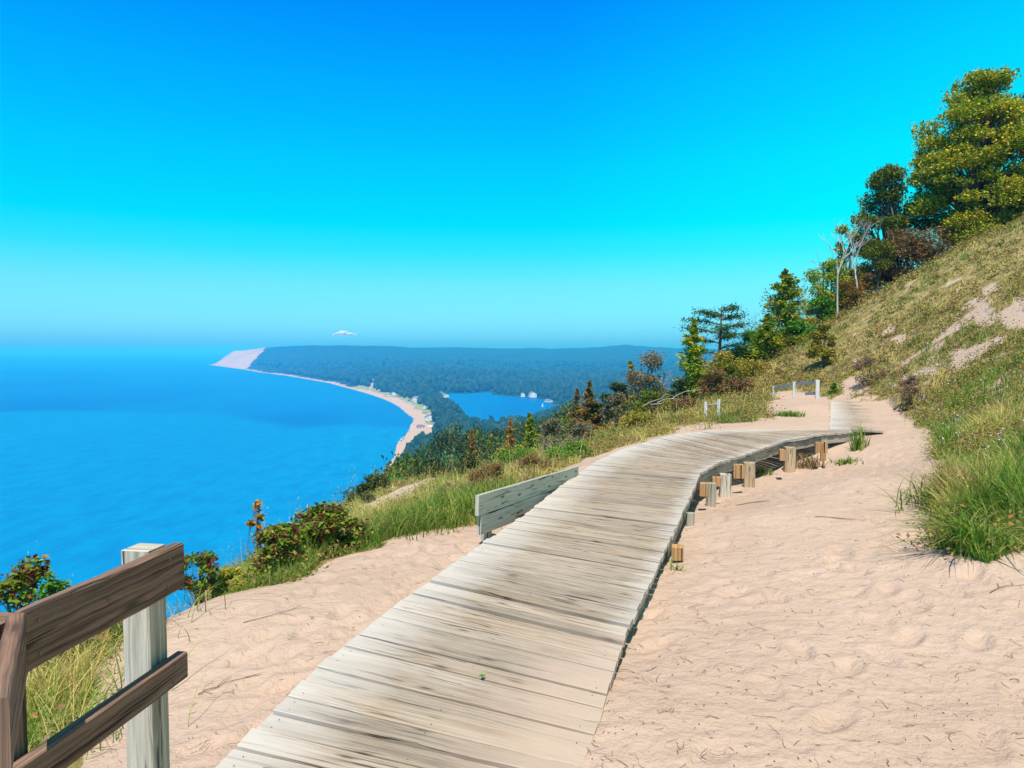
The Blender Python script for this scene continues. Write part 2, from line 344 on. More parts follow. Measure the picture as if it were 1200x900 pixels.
def wood(name, light, dark, knots=True, vary=.35, worn=None, bump=.35, deck=False):
    m, nt, b = newmat(name); L = nt.links
    uv = N(nt, 'ShaderNodeUVMap').outputs[0]
    isl = N(nt, 'ShaderNodeNewGeometry').outputs['Random Per Island']
    warp = noise(nt, mapping(nt, uv, (1.5, 5, 1)), 1.5, 3)
    wv = N(nt, 'ShaderNodeCombineXYZ'); L.new(math_(nt, 'MULTIPLY', warp, .045), wv.inputs[1])
    va = N(nt, 'ShaderNodeVectorMath', operation='ADD'); L.new(uv, va.inputs[0]); L.new(wv.outputs[0], va.inputs[1]); uvw = va.outputs[0]
    g1 = noise(nt, mapping(nt, uvw, (1.3, 62, 1)), 1.0, 6, .65, .4)
    g2 = noise(nt, mapping(nt, uvw, (4.0, 330, 1)), 1.0, 3, .6)
    blot = noise(nt, mapping(nt, uv, (1.3, 5, 1)), 1.0, 4, .6)
    c = ramp(nt, g1, [(.36, dark), (.48, tuple(.55*a+.45*d for a, d in zip(light, dark))), (.58, light)]).outputs[0]
    c = mix(nt, math_(nt, 'MULTIPLY', ramp(nt, g2, [(.32, (1, 1, 1)), (.5, (0, 0, 0))]).outputs[0], .45), c, tuple(x*.45 for x in dark))
    c = mix(nt, ramp(nt, blot, [(.38, (0, 0, 0)), (.7, (.5, .5, .5))]).outputs[0], c, worn or tuple(min(1, x*1.25) for x in light))
    h = math_(nt, 'ADD', math_(nt, 'MULTIPLY', g1, .6), math_(nt, 'MULTIPLY', g2, .5))
    if knots:
        vo = N(nt, 'ShaderNodeTexVoronoi', voronoi_dimensions='2D'); vo.inputs['Scale'].default_value = 1.0; vo.inputs['Randomness'].default_value = 1
        L.new(mapping(nt, uvw, (2.0, 7.5, 1)), vo.inputs['Vector'])
        k = ramp(nt, vo.outputs['Distance'], [(.045, (1, 1, 1)), (.07, (.55, .55, .55)), (.15, (0, 0, 0))]).outputs[0]
        sep = N(nt, 'ShaderNodeSeparateColor'); L.new(vo.outputs['Color'], sep.inputs[0])
        k2 = math_(nt, 'MULTIPLY', k, math_(nt, 'GREATER_THAN', sep.outputs[0], .5))
        c = mix(nt, math_(nt, 'MULTIPLY', k2, .9), c, (.075, .048, .034))
    # long drying cracks
    cr = noise(nt, mapping(nt, uvw, (1.7, 42, 1)), 1.0, 2, .5, .2)
    ck = ramp(nt, cr, [(.345, (1, 1, 1)), (.38, (0, 0, 0))]).outputs[0]
    c = mix(nt, math_(nt, 'MULTIPLY', ck, .88), c, (.035, .025, .018))
    v = math_(nt, 'ADD', math_(nt, 'MULTIPLY', isl, vary), 1-vary*.5)
    hsv = N(nt, 'ShaderNodeHueSaturation'); L.new(v, hsv.inputs['Value']); L.new(c, hsv.inputs['Color'])
    i2 = math_(nt, 'FRACT', math_(nt, 'MULTIPLY', isl, 17.3)); L.new(math_(nt, 'ADD', math_(nt, 'MULTIPLY', i2, .35), .82), hsv.inputs['Saturation'])
    c = hsv.outputs[0]
    if deck:  # weathered pale ends, trodden sandy middle, sand lying on the near right corner
        at_ = N(nt, 'ShaderNodeAttribute', attribute_name='across')
        t = math_(nt, 'ADD', at_.outputs['Fac'], math_(nt, 'MULTIPLY', math_(nt, 'SUBTRACT', noise(nt, mapping(nt, uv, (2, 7, 1)), 1.0, 4), .5), .35))
        edge = ramp(nt, t, [(.0, (.75, .75, .75)), (.2, (.35, .35, .35)), (.34, (0, 0, 0)), (.9, (0, 0, 0)), (1.0, (.5, .5, .5))]).outputs[0]
        c = mix(nt, edge, c, (.57, .56, .54))
        du = N(nt, 'ShaderNodeAttribute', attribute_name='dust')
        geo = N(nt, 'ShaderNodeNewGeometry').outputs['Position']
        dn = math_(nt, 'ADD', du.outputs['Fac'], math_(nt, 'MULTIPLY', math_(nt, 'SUBTRACT', noise(nt, geo, 2.2, 6, .65), .5), .5))
        dm = ramp(nt, dn, [(.3, (.08, .08, .08)), (.85, (.92, .92, .92))]).outputs[0]
        c = mix(nt, dm, c, (.47, .37, .30))
    L.new(c, b.inputs['Base Color']); b.inputs['Roughness'].default_value = .82; b.inputs['Specular IOR Level'].default_value = .25
    bp = N(nt, 'ShaderNodeBump'); bp.inputs['Strength'].default_value = bump; bp.inputs['Distance'].default_value = .006
    L.new(math_(nt, 'SUBTRACT', h, math_(nt, 'MULTIPLY', ck, .8)), bp.inputs['Height']); L.new(bp.outputs[0], b.inputs['Normal'])
    return m

def leafmat(name, cols, trans=.3, rough=.5, hue=.0):
    m, nt, b = newmat(name); L = nt.links
    isl = N(nt, 'ShaderNodeNewGeometry').outputs['Random Per Island']
    geo = N(nt, 'ShaderNodeNewGeometry').outputs['Position']
    f = math_(nt, 'ADD', math_(nt, 'MULTIPLY', isl, .6), math_(nt, 'MULTIPLY', noise(nt, geo, .9 if hue == 0 else hue, 3), .45))
    n = len(cols); r = ramp(nt, f, [(.12+.72*i/(n-1), c) for i, c in enumerate(cols)])
    hs = N(nt, 'ShaderNodeHueSaturation'); L.new(r.outputs[0], hs.inputs['Color'])
    L.new(math_(nt, 'ADD', math_(nt, 'MULTIPLY', N(nt, 'ShaderNodeObjectInfo').outputs['Random'], .3), .85), hs.inputs['Value'])
    L.new(hs.outputs[0], b.inputs['Base Color']); b.inputs['Roughness'].default_value = rough; b.inputs['Specular IOR Level'].default_value = .18
    tr = N(nt, 'ShaderNodeBsdfTranslucent'); L.new(hs.outputs[0], tr.inputs[0])
    mx = N(nt, 'ShaderNodeMixShader'); mx.inputs[0].default_value = trans
    L.new(b.outputs[0], mx.inputs[1]); L.new(tr.outputs[0], mx.inputs[2])
    L.new(mx.outputs[0], nt.nodes['Material Output'].inputs[0])
    return m
def plain(name, col, rough=.8, var=.15, scale=8, metal=0):
    m, nt, b = newmat(name)
    g = N(nt, 'ShaderNodeTexCoord').outputs['Object']
    c = mix(nt, noise(nt, g, scale, 5), tuple(x*(1-var) for x in col), tuple(min(1, x*(1+var)) for x in col))
    nt.links.new(c, b.inputs['Base Color']); b.inputs['Roughness'].default_value = rough; b.inputs['Metallic'].default_value = metal
    return m

M = {}
M['deck'] = wood('deck_wood', (.39, .32, .245), (.14, .10, .07), worn=(.44, .39, .33), vary=.34, deck=True, bump=.5)
M['rail'] = wood('rail_wood', (.28, .145, .09), (.032, .014, .009), worn=(.34, .22, .16), vary=.2, bump=.9)
M['post'] = wood('post_wood', (.58, .53, .43), (.24, .19, .13), worn=(.68, .65, .58), vary=.15, bump=.7)
M['fascia'] = wood('fascia_wood', (.38, .36, .28), (.17, .15, .10), worn=(.44, .43, .36), vary=.35)
M['guard'] = wood('guard_wood', (.45, .47, .39), (.25, .27, .20), worn=(.52, .54, .47), vary=.15)
M['beam'] = wood('beam_wood', (.50, .25, .06), (.22, .09, .02), worn=(.50, .30, .10), vary=.15)
M['stump'] = wood('stump_wood', (.52, .36, .18), (.22, .14, .065), worn=(.50, .42, .28), vary=.3)
M['old_white'] = wood('bleached_wood', (.66, .66, .64), (.42, .42, .40), worn=(.72, .72, .70), vary=.15, knots=False)
M['bark'] = plain('bark', (.16, .12, .09), .9, .35, 6)
M['grey_bark'] = plain('grey_bark', (.34, .31, .28), .9, .3, 9)
M['white_bark'] = plain('white_bark', (.52, .50, .47), .8, .25, 7)
M['twig'] = plain('twig', (.17, .115, .07), .9, .3, 9)
M['white'] = plain('white_paint', (.80, .80, .78), .6, .05)
M['greywall'] = plain('grey_paint', (.45, .45, .45), .6, .08)
M['roof'] = plain('roof_shingle', (.22, .21, .21), .8, .2)
M['redroof'] = plain('brown_roof_shingle', (.27, .16, .12), .8, .2)
M['glass'] = plain('dark_window', (.03, .04, .05), .15, .1)
M['metal'] = plain('nail_steel', (.16, .14, .13), .5, .2, 30, .6)
m, nt, b = newmat('cloud_vapour'); b.inputs['Base Color'].default_value = (.9, .9, .9, 1); b.inputs['Roughness'].default_value = 1
_t = N(nt, 'ShaderNodeBsdfTransparent'); _m = N(nt, 'ShaderNodeMixShader'); _l = N(nt, 'ShaderNodeLayerWeight'); _l.inputs[0].default_value = .5
nt.links.new(ramp(nt, _l.outputs['Facing'], [(.05, (.45, .45, .45)), (.6, (1, 1, 1))]).outputs[0], _m.inputs[0]); nt.links.new(b.outputs[0], _m.inputs[1]); nt.links.new(_t.outputs[0], _m.inputs[2]); nt.links.new(_m.outputs[0], nt.nodes['Material Output'].inputs[0])
M['cloud'] = m

def sand_nodes(nt):
    geo = N(nt, 'ShaderNodeNewGeometry').outputs['Position']
    a = noise(nt, geo, .55, 5, .6); b_ = noise(nt, geo, 9, 5, .65); c_ = noise(nt, geo, 260, 2, .7)
    c = mix(nt, ramp(nt, a, [(.35, (0, 0, 0)), (.65, (1, 1, 1))]).outputs[0], (.465, .35, .28), (.535, .41, .335))
    c = mix(nt, math_(nt, 'MULTIPLY', ramp(nt, b_, [(.45, (0, 0, 0)), (.72, (1, 1, 1))]).outputs[0], .5), c, (.44, .34, .26))
    c = mix(nt, math_(nt, 'MULTIPLY', ramp(nt, c_, [(.35, (1, 1, 1)), (.5, (0, 0, 0))]).outputs[0], .28), c, (.34, .25, .18))
    return geo, c
def ground_mat():
    m, nt, b = newmat('ground_surface'); L = nt.links
    geo, sand = sand_nodes(nt)
    soil = ramp(nt, math_(nt, 'ADD', math_(nt, 'MULTIPLY', noise(nt, geo, 1.8, 6, .7), .5), math_(nt, 'MULTIPLY', noise(nt, geo, 7.5, 4, .7), .5)), [(.36, (.10, .09, .03)), (.5, (.24, .20, .075)), (.62, (.46, .36, .20))]).outputs[0]
    pg = mapping(nt, geo, (1, 1, 1))
    wood_n = noise(nt, pg, .035, 7, .72)
    wood_s = noise(nt, pg, .004, 4, .6)
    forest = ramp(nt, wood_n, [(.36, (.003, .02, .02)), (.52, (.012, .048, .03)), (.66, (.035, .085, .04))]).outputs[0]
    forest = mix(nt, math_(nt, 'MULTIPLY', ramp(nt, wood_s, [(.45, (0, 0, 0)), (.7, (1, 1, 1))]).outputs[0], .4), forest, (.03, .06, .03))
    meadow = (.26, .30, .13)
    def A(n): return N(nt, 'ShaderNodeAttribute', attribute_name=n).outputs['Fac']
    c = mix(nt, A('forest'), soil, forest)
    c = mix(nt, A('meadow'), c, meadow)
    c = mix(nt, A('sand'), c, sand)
    L.new(c, b.inputs['Base Color']); b.inputs['Roughness'].default_value = .95; b.inputs['Specular IOR Level'].default_value = .1
    n1 = noise(nt, geo, 7, 5, .62); n2 = noise(nt, geo, 95, 3, .6)
    bp = N(nt, 'ShaderNodeBump'); bp.inputs['Strength'].default_value = .9; bp.inputs['Distance'].default_value = .06
    L.new(math_(nt, 'ADD', n1, math_(nt, 'MULTIPLY', n2, .07)), bp.inputs['Height'])
    L.new(bp.outputs[0], b.inputs['Normal'])
    return m

def water_mat():
    m, nt, b = newmat('water_surface'); L = nt.links
    geo = N(nt, 'ShaderNodeNewGeometry').outputs['Position']
    sy = N(nt, 'ShaderNodeSeparateXYZ'); L.new(geo, sy.inputs[0])
    wob = noise(nt, mapping(nt, geo, (.0007, .0004, 1)), 1.0, 3, .5, .6)
    yy = math_(nt, 'ADD', sy.outputs[1], math_(nt, 'MULTIPLY', math_(nt, 'SUBTRACT', wob, .5), 3200))
    big = math_(nt, 'DIVIDE', yy, 6000.0, True)
    mid = noise(nt, mapping(nt, geo, (.0012, .0005, 1)), 1.0, 5, .6, .6)
    sm = noise(nt, mapping(nt, geo, (.06, .025, 1)), 1.0, 5, .7)
    c = ramp(nt, big, [(.0, (.0, .225, .52)), (.235, (.0, .215, .50)), (.25, (.0, .11, .41)), (.34, (.0, .125, .44)), (.48, (.0, .19, .50)), (.56, (.0, .14, .45)), (.75, (.0, .19, .5)), (1, (0, .16, .47))]).outputs[0]
    c = mix(nt, math_(nt, 'MULTIPLY', ramp(nt, mid, [(.5, (0, 0, 0)), (.62, (1, 1, 1))]).outputs[0], .5), c, (.0, .25, .56))
    c = mix(nt, math_(nt, 'MULTIPLY', ramp(nt, sm, [(.35, (1, 1, 1)), (.6, (0, 0, 0))]).outputs[0], .6), c, (.0, .14, .42))
    L.new(c, b.inputs['Base Color']); b.inputs['Roughness'].default_value = .45; b.inputs['Specular IOR Level'].default_value = .16
    bp = N(nt, 'ShaderNodeBump'); bp.inputs['Strength'].default_value = .8; bp.inputs['Distance'].default_value = 1.6
    L.new(noise(nt, mapping(nt, geo, (.12, .07, 1)), 1.0, 5, .65), bp.inputs['Height']); L.new(bp.outputs[0], b.inputs['Normal'])
    return m

# ------------------------------------------------------------------ ground sheet and water
def build_ground():
    az = np.unique(np.round(np.r_[np.linspace(-180, -48, 34), np.linspace(-48, -40, 9), np.linspace(-40, 42, 520), np.linspace(42, 50, 9), np.linspace(50, 180, 34)], 4))
    az = az[:-1]*PI/180
    rr = np.r_[np.geomspace(.25, 2.2, 14)[:-1], np.geomspace(2.2, 60, 430)[:-1], np.geomspace(60, 800, 120)[:-1], np.geomspace(800, 9500, 420)]
    A, R_ = np.meshgrid(az, rr, indexing='ij')
    X = R_*np.sin(A); Y = R_*np.cos(A)
    Z = terrain(X, Y)
    zf = Z.ravel().copy(); xf = X.ravel(); yf = Y.ravel(); dm_ = ~(in_poly(xf, yf, DECK) | in_poly(xf, yf, DECK2)) & (np.hypot(xf, yf) < 26); zs = zf[dm_]; zf[dm_] = footprints(xf[dm_], yf[dm_], zs); Z = zf.reshape(Z.shape)
    na, nr = A.shape
    V = np.c_[X.ravel(), Y.ravel(), Z.ravel()]
    i = np.arange(na)[:, None]; j = np.arange(nr-1)[None]
    i2 = (i+1) % na
    Fq = np.stack([i*nr+j, i*nr+j+1, i2*nr+j+1, i2*nr+j], -1).reshape(-1, 4)
    # centre cap
    V = np.r_[V, [[0, 0, float(Z[:, 0].mean())]]]
    o = npmesh('ground', V, Fq, GM, None, None, True)
    me = o.data
    x, y, z = V[:, 0], V[:, 1], V[:, 2]
    r = np.hypot(x, y)
    px, py = proj(x, y, z)
    s = sand_mask(x, y, z).astype(float)
    cs = np.full(len(x), 1e9); f = r > 60
    cs[f] = seg_dist(x[f], y[f], COAST); ins = in_poly(x, y, LAND)
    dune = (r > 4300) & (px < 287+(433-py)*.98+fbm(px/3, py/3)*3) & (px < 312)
    bw = 15+12*sstep(2600, 1500, y)+fbm(x/40, y/40)*16
    beach = f & (cs < bw) | f & ~ins
    scar = in_poly(px, py, [(431, 458), (437, 447), (434, 444), (438, 444), (438, 450), (434, 459)]) & (r > 1500)
    village = (r > 800) & (r < 1900) & in_poly(px+fbm(x/30, y/30)*6, py, [(481, 500), (488, 492), (497, 496), (512, 498), (512, 506), (485, 510)])
    village &= vn(x/22, y/22) > -.05
    s = np.where(beach | dune | scar | village, 1, s)
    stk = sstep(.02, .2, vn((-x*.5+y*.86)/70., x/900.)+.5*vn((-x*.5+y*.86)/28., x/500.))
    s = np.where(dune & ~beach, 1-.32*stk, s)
    mead = f & (y > 900) & (y < 2300) & (cs < 48+fbm(x/50, y/50)*40) & ~beach & (px < 505)
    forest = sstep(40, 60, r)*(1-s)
    # dune gullies: their shading painted in as darker forest-coloured streaks down the face
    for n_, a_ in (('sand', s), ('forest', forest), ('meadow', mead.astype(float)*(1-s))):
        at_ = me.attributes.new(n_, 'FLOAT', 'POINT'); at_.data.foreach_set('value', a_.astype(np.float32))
    tag(o, kind='structure')
    return o
GM = ground_mat()
build_ground()
S = 62000.0
o = npmesh('water', [(-S, -S, LAKE), (S, -S, LAKE), (S, S, LAKE), (-S, S, LAKE)], np.array([[0, 1, 2, 3]]), water_mat()); tag(o, kind='structure')

def gz(x, y, detail=False):
    return float(terrain(np.array([x]), np.array([y]), detail)[0])
def ground_at(px, d):
    """ground point in picture column px at forward distance d"""
    x = (px-600)/F*d
    for _ in range(4):
        z = gz(x, d); fwd = d*ct-(z-EYE)*st; x = (px-600)/F*fwd
    return np.array([x, d, gz(x, d)])

# ------------------------------------------------------------------ boardwalk
def catm(Q, t):
    i = min(int(t), len(Q)-2); f = t-i
    return Q[i]*(1-f)+Q[i+1]*f
def planks(name, L_, R_, width, parent, top=0.0, thick=.038, gap=.0095, over=0.0, rough=1.0):
    mid = [(a+b)/2 for a, b in zip(L_, R_)]
    cum = [0]
    for i in range(len(mid)-1): cum.append(cum[-1]+float(np.linalg.norm(mid[i+1]-mid[i])*.5+.25*(np.linalg.norm(L_[i+1]-L_[i])+np.linalg.norm(R_[i+1]-R_[i]))))
    tot = cum[-1]; nb = int(tot/width)
    def sample(s):
        s = min(max(s, 0), tot-1e-6); i = max(k for k in range(len(cum)-1) if cum[k] <= s); f = (s-cum[i])/(cum[i+1]-cum[i])
        return L_[i]*(1-f)+L_[i+1]*f, R_[i]*(1-f)+R_[i+1]*f
    V = []; Fc = []; UV = []; AC = []; nails = MB()
    n = 10
    for k in range(nb):
        s0 = k*tot/nb; s1 = (k+1)*tot/nb
        a0, b0 = sample(s0); a1, b1 = sample(s1)
        d = (b0-a0); ln = np.linalg.norm(d); d = d/ln
        tr = ((a1-a0)+(b1-b0)); tr /= np.linalg.norm(tr)
        gw_ = random.choice((1, 1, 1, 1.9)); g0 = gap*gw_*random.uniform(.3, 1.3); g1 = gap*random.uniform(.2, 1.3)
        el, er = random.gauss(.004, .005)*rough, random.gauss(.004, .005)*rough
        hz = random.gauss(0, .0028)*rough; tilt = random.gauss(0, .003)*rough; roll = random.gauss(0, .0025)*rough
        ou, ov = random.uniform(0, 80), random.uniform(0, 80)
        base = len(V); e0 = 0; e1 = 0
        for j in range(n+1):
            t = j/n
            p0 = a0+(b0-a0)*t; p1 = a1+(b1-a1)*t
            sh = -el if j == 0 else (er if j == n else 0)
            p0 = p0+d*sh; p1 = p1+d*sh
            e0 = .6*e0+random.gauss(0, .0011); e1 = .6*e1+random.gauss(0, .0011)
            p0 = p0+tr*(g0+abs(e0)); p1 = p1-tr*(g1+abs(e1))
            w = np.linalg.norm(p1-p0); c = .004
            q0 = p0+(p1-p0)*(c/w); q1 = p1-(p1-p0)*(c/w)
            cup = random.gauss(0, .0006)
            z0 = top+hz+tilt*(t-.5)*2-roll; z1 = top+hz+tilt*(t-.5)*2+roll
            V += [(*p0, z0-thick), (*p0, z0-c), (*q0, z0), (*((q0+q1)/2), (z0+z1)/2+cup), (*q1, z1), (*p1, z1-c), (*p1, z1-thick)]
            AC += [t]*7
        W_ = [0, .034, .04, .04+width/2, .04+width, .046+width, .08+width]
        m = 7
        for j in range(n):
            u0 = ou+ln*j/n; u1 = ou+ln*(j+1)/n
            for q in range(m-1):
                Fc.append((base+j*m+q, base+(j+1)*m+q, base+(j+1)*m+q+1, base+j*m+q+1)); UV += [(u0, ov+W_[q]), (u1, ov+W_[q]), (u1, ov+W_[q+1]), (u0, ov+W_[q+1])]
            Fc.append((base+j*m, base+j*m+6, base+(j+1)*m+6, base+(j+1)*m)); UV += [(u0, ov), (u0, ov+.14), (u1, ov+.14), (u1, ov)]
        Fc.append(tuple(base+q for q in range(m))); UV += [(ou, ov+W_[q]) for q in range(m)]
        Fc.append(tuple(base+n*m+q for q in range(m-1, -1, -1))); UV += [(ou, ov+W_[q]) for q in range(m-1, -1, -1)]
        for fr in (.045, .52, .955):
            for side in (.28, .72):
                pp = a0+(b0-a0)*fr; p2 = a1+(b1-a1)*fr; c_ = pp+(p2-pp)*side+d*random.gauss(0, .008)
                if c_[1] < 8 and random.random() < .6: nails.poly([(c_[0]+.0035*math.cos(a), c_[1]+.0035*math.sin(a), top+hz+.0018) for a in np.linspace(0, 2*PI, 7)[:-1]], [range(6)])
    nf0 = len(Fc); k0 = len(V)
    V += [tuple(p) for p in nails.v]; Fc += [tuple(i+k0 for i in f) for f in nails.f]; UV += nails.uv; AC += [.5]*len(nails.v)
    o = npmesh(name, V, Fc, M['deck'], parent, UV)
    o.data.materials.append(M['metal'])
    mi = np.zeros(len(Fc), np.int32); mi[nf0:] = 1; o.data.polygons.foreach_set('material_index', mi)
    V = np.array(V)
    a_ = o.data.attributes.new('across', 'FLOAT', 'POINT'); a_.data.foreach_set('value', np.array(AC, np.float32))
    px, py = proj(V[:, 0], V[:, 1], V[:, 2])
    if over:   # upper walkway: sand lies over its right half
        dust = np.clip(np.array(AC)*1.35-.15, 0, 1)
    else:
        AC = np.array(AC)
        dust = .16+.14*np.sin(AC*PI)+.75*sstep(.5, 1.0, AC)*sstep(5.0, 3.4, V[:, 1])
    a_ = o.data.attributes.new('dust', 'FLOAT', 'POINT'); a_.data.foreach_set('value', dust.astype(np.float32))
    return o

bw = thing('boardwalk', 'long weathered plank boardwalk curving right across the pink sand in front', 'boardwalk')
planks('decking', [np.array(p) for p in DL], [np.array(p) for p in DR], .142, bw)
v3 = lambda p, z: np.array([p[0], p[1], z])
for k in range(1, len(DR)-1):     # edge boards under the right ends of the planks, butted with small steps
    a, b = DR[k], DR[k+1]; d = b-a; d /= np.linalg.norm(d); nn = np.array([-d[1], d[0]])
    m = MB(); off = .05+.012*(k % 2); drop = .008*(k % 3)
    m.timber(v3(a+nn*off-d*.02, -.052-.08-drop), v3(b+nn*off+d*.01, -.052-.08-drop), .038, .16, n=3, wob=.001); m.build('edge_board', M['fascia'], bw)
for k in range(1, len(DL)-1):
    a, b = DL[k], DL[k+1]; d = b-a; d /= np.linalg.norm(d); nn = np.array([d[1], -d[0]])
    m = MB(); m.timber(v3(a+nn*.06, -.042-.07), v3(b+nn*.06, -.042-.07), .038, .14); m.build('edge_board', M['fascia'], bw)
for px, ty, wpx, depth, mat in [(925, 524, 12, .95, 'stump'), (878.5, 542, 12.5, .8, 'stump'), (849, 555.5, 12.5, .7, 'post'), (834, 566, 11.5, .7, 'fascia'), (808.5, 601, 9.5, .6, 'fascia'), (965, 519, 6, .6, 'beam')]:
    q = at_z(px, ty, -.10); w = wpx/F*q[1]
    m = MB(); m.timber((q[0], q[1], q[2]-depth), (q[0]+random.gauss(0, .01), q[1], q[2]), w, w*.95, up=(random.uniform(.1, .35), 1, 0), n=4, wob=.002, chamf=w*.12)
    m.build('post', M[mat], bw)
for x0, y0, x1, y1 in [(860, 545, 872, 561), (820, 567, 829, 582), (835, 560, 845, 570), (956, 519, 962, 531), (914, 527, 920, 540), (787, 642, 801, 657), (967, 518, 970, 532)]:
    dd = 1.78*F/((y0+y1)/2-410)
    c = at((x0+x1)/2, (y0+y1)/2, dd); w = (x1-x0)/F*dd; h = (y1-y0)/F*dd
    k = min(range(len(DR)), key=lambda i: np.hypot(DR[i][0]-c[0], DR[i][1]-c[1]))
    dr_ = np.array([DL[k][0]-DR[k][0], DL[k][1]-DR[k][1], 0]); dr_ /= np.linalg.norm(dr_)
    pass
    m = MB(); m.timber(c, c+np.array([.03, .13, 0]), w, h); m.build('support_beam', M['beam'], bw)
bw2 = thing('boardwalk', 'short straight upper boardwalk half buried in sand beyond the bend', 'boardwalk')
planks('decking', [W2L[0], W2L[1]], [W2R[0], W2R[1]], .15, bw2, over=1.0)
m = MB(); m.timber(v3(W2L[0]+_n*.03, -.13), v3(W2L[1]+_n*.03, -.13), .045, .18, n=3, wob=.002); m.build('edge_board', M['fascia'], bw2)

# guard board standing at the left edge
A0 = at(559, 605, 7.0); B0 = at(676, 553, 9.75)
gb = thing('guard_board', 'greenish grey plank kerb standing on edge at the left side of the boardwalk', 'guard board', (A0[0], A0[1], -.2))
def loc(p, t): return np.array(p)-np.array(t.location)
za, zb = .285, .125
a1 = np.array([A0[0], A0[1], za-.1]); b1 = np.array([B0[0], B0[1], zb-.1])
m = MB(); m.timber(loc(a1, gb), loc(b1, gb), .04, .20, n=6, wob=.001); m.build('upper_board', M['guard'], gb)
a2 = np.array([A0[0]+.02, A0[1]+.05, za-.305]); b2 = np.array([B0[0]+.0, B0[1], zb-.305])
m = MB(); m.timber(loc(a2, gb), loc(b2, gb), .04, .195, n=6, wob=.001); m.build('lower_board', M['guard'], gb)
for t in (.12, .6, .95):
    q = a1+(b1-a1)*t+np.array([-.07, .03, 0])
    m = MB(); m.timber(loc((q[0], q[1], -.6), gb), loc((q[0], q[1], q[2]+.06), gb), .09, .09, up=(.4, 1, 0)); m.build('stake', M['guard'], gb)

# near hand rail
E1 = at_z(209, 636, 1.07); Bd = at_z(21, 718, 1.07); Cc = np.array([-.93, 1.28, 1.07])
rf = thing('handrail_fence', 'brown weathered timber handrail on a pale post at the lower left corner', 'railing', (E1[0], E1[1], -.15))
d1 = (E1-Bd); d1 /= np.linalg.norm(d1); nL = np.array([-d1[1], d1[0], 0])   # left of the walk
d2 = (Cc-Bd); d2 /= np.linalg.norm(d2)
hh = .148
def rail(a, b, zc, h, w, nm='rail'):
    m = MB(); m.timber(loc((a[0], a[1], zc), rf), loc((b[0], b[1], zc), rf), w, h, n=14, wob=.0006, chamf=.004); m.build(nm, M['rail'], rf)
rail(Bd+d1*.002, E1, 1.07-hh/2, hh, .038)
rail(Bd+nL*.004, Cc, 1.07-hh/2, hh, .038)
zl = .70
E2 = at_z(213.5, 763, .715)+nL*.0
rail(E2-d1*1.1, E2, .715-.043, .086, .038)
rail(E2-d1*1.105, E2-d1*1.105+d2*.6, .715-.043, .086, .038)
pc = at_z(176, 640, 1.075); pc = E1-d1*.085+nL*(.019+.046)
def post(c, zt, mat='post', w=.092):
    m = MB(); c = np.array([c[0], c[1], 0.])
    m.timber(loc((c[0], c[1], -.5), rf), loc((c[0], c[1], zt), rf), w, w, up=nL, n=10, wob=.0006, chamf=.005); return m.build('post', M[mat], rf)
post(pc, 1.075)
post(Bd+nL*(.019+.05)-d1*.0, 1.05, 'rail')
post(Cc+nL*.07+d2*.0, 1.05, 'rail')
for q, zc, h in ((E1-d1*.085, 1.07-hh/2, hh), (E2-d1*.075, .672, .086), (Bd+d1*.05, 1.07-hh/2, hh), (E1-d1*.35, 1.0, .01)):
    for dz in (-h*.28, h*.28):
        p = np.array([q[0], q[1], zc+dz])-nL*.0197+d1*random.gauss(0, .012)
        ring = [p+.006*(math.cos(a)*d1+math.sin(a)*np.array([0, 0, 1]))-nL*.001 for a in np.linspace(0, 2*PI, 9)[:-1]]
        m = MB(); m.poly([loc(x, rf) for x in ring], [range(8)]); m.build('bolt', M['metal'], rf)

# far fences
def far_fence(label, posts, rails, mat_post='old_white', mat_rail='old_white', rw=.14, pw=.13):
    p0 = posts[0]; base = at(p0[0], p0[2], p0[3])
    t = thing('post_and_rail_fence', label, 'fence', tuple(base))
    for px, ty, by, d, w in posts:
        a = at(px, by+4, d); b = at(px, ty, d)
        m = MB(); m.timber(loc((a[0], a[1], a[2]-.3), t), loc((a[0], a[1], b[2]), t), w, w, up=(.3, 1, 0), n=3, wob=.002); m.build('post', M[mat_post], t)
    for (x0, y0, da), (x1, y1, db) in rails:
        m = MB(); m.timber(loc(at(x0, y0, da), t), loc(at(x1, y1, db), t), .04, rw, n=3, wob=.003); m.build('rail', M[mat_rail], t)
    return t
M['shade_blue'] = wood('shade_blue_wood', (.30, .33, .38), (.14, .16, .20), knots=False)  # bluish shade on the rails' unlit side, put into the wood colour
far_fence('low white railing with three posts above the sand mound beyond the bend', [(957.5, 445, 468, 25, .125), (930.5, 447.5, 462, 26.5, .105), (906.5, 453, 461, 28, .09)],
          [((957, 448, 25.1), (930, 450, 26.6)), ((930, 450, 26.6), (905, 455.5, 28.1)), ((957, 461, 25.1), (944, 461.5, 25.8))], 'old_white', 'shade_blue', .10)
far_fence('pair of short white fence posts standing in the grass behind the boardwalk', [(827, 471, 487, 20.5, .085), (842, 468, 486, 20, .085)], [((827, 475, 20.6), (842, 472.5, 20.1))], 'old_white', 'old_white', .03)

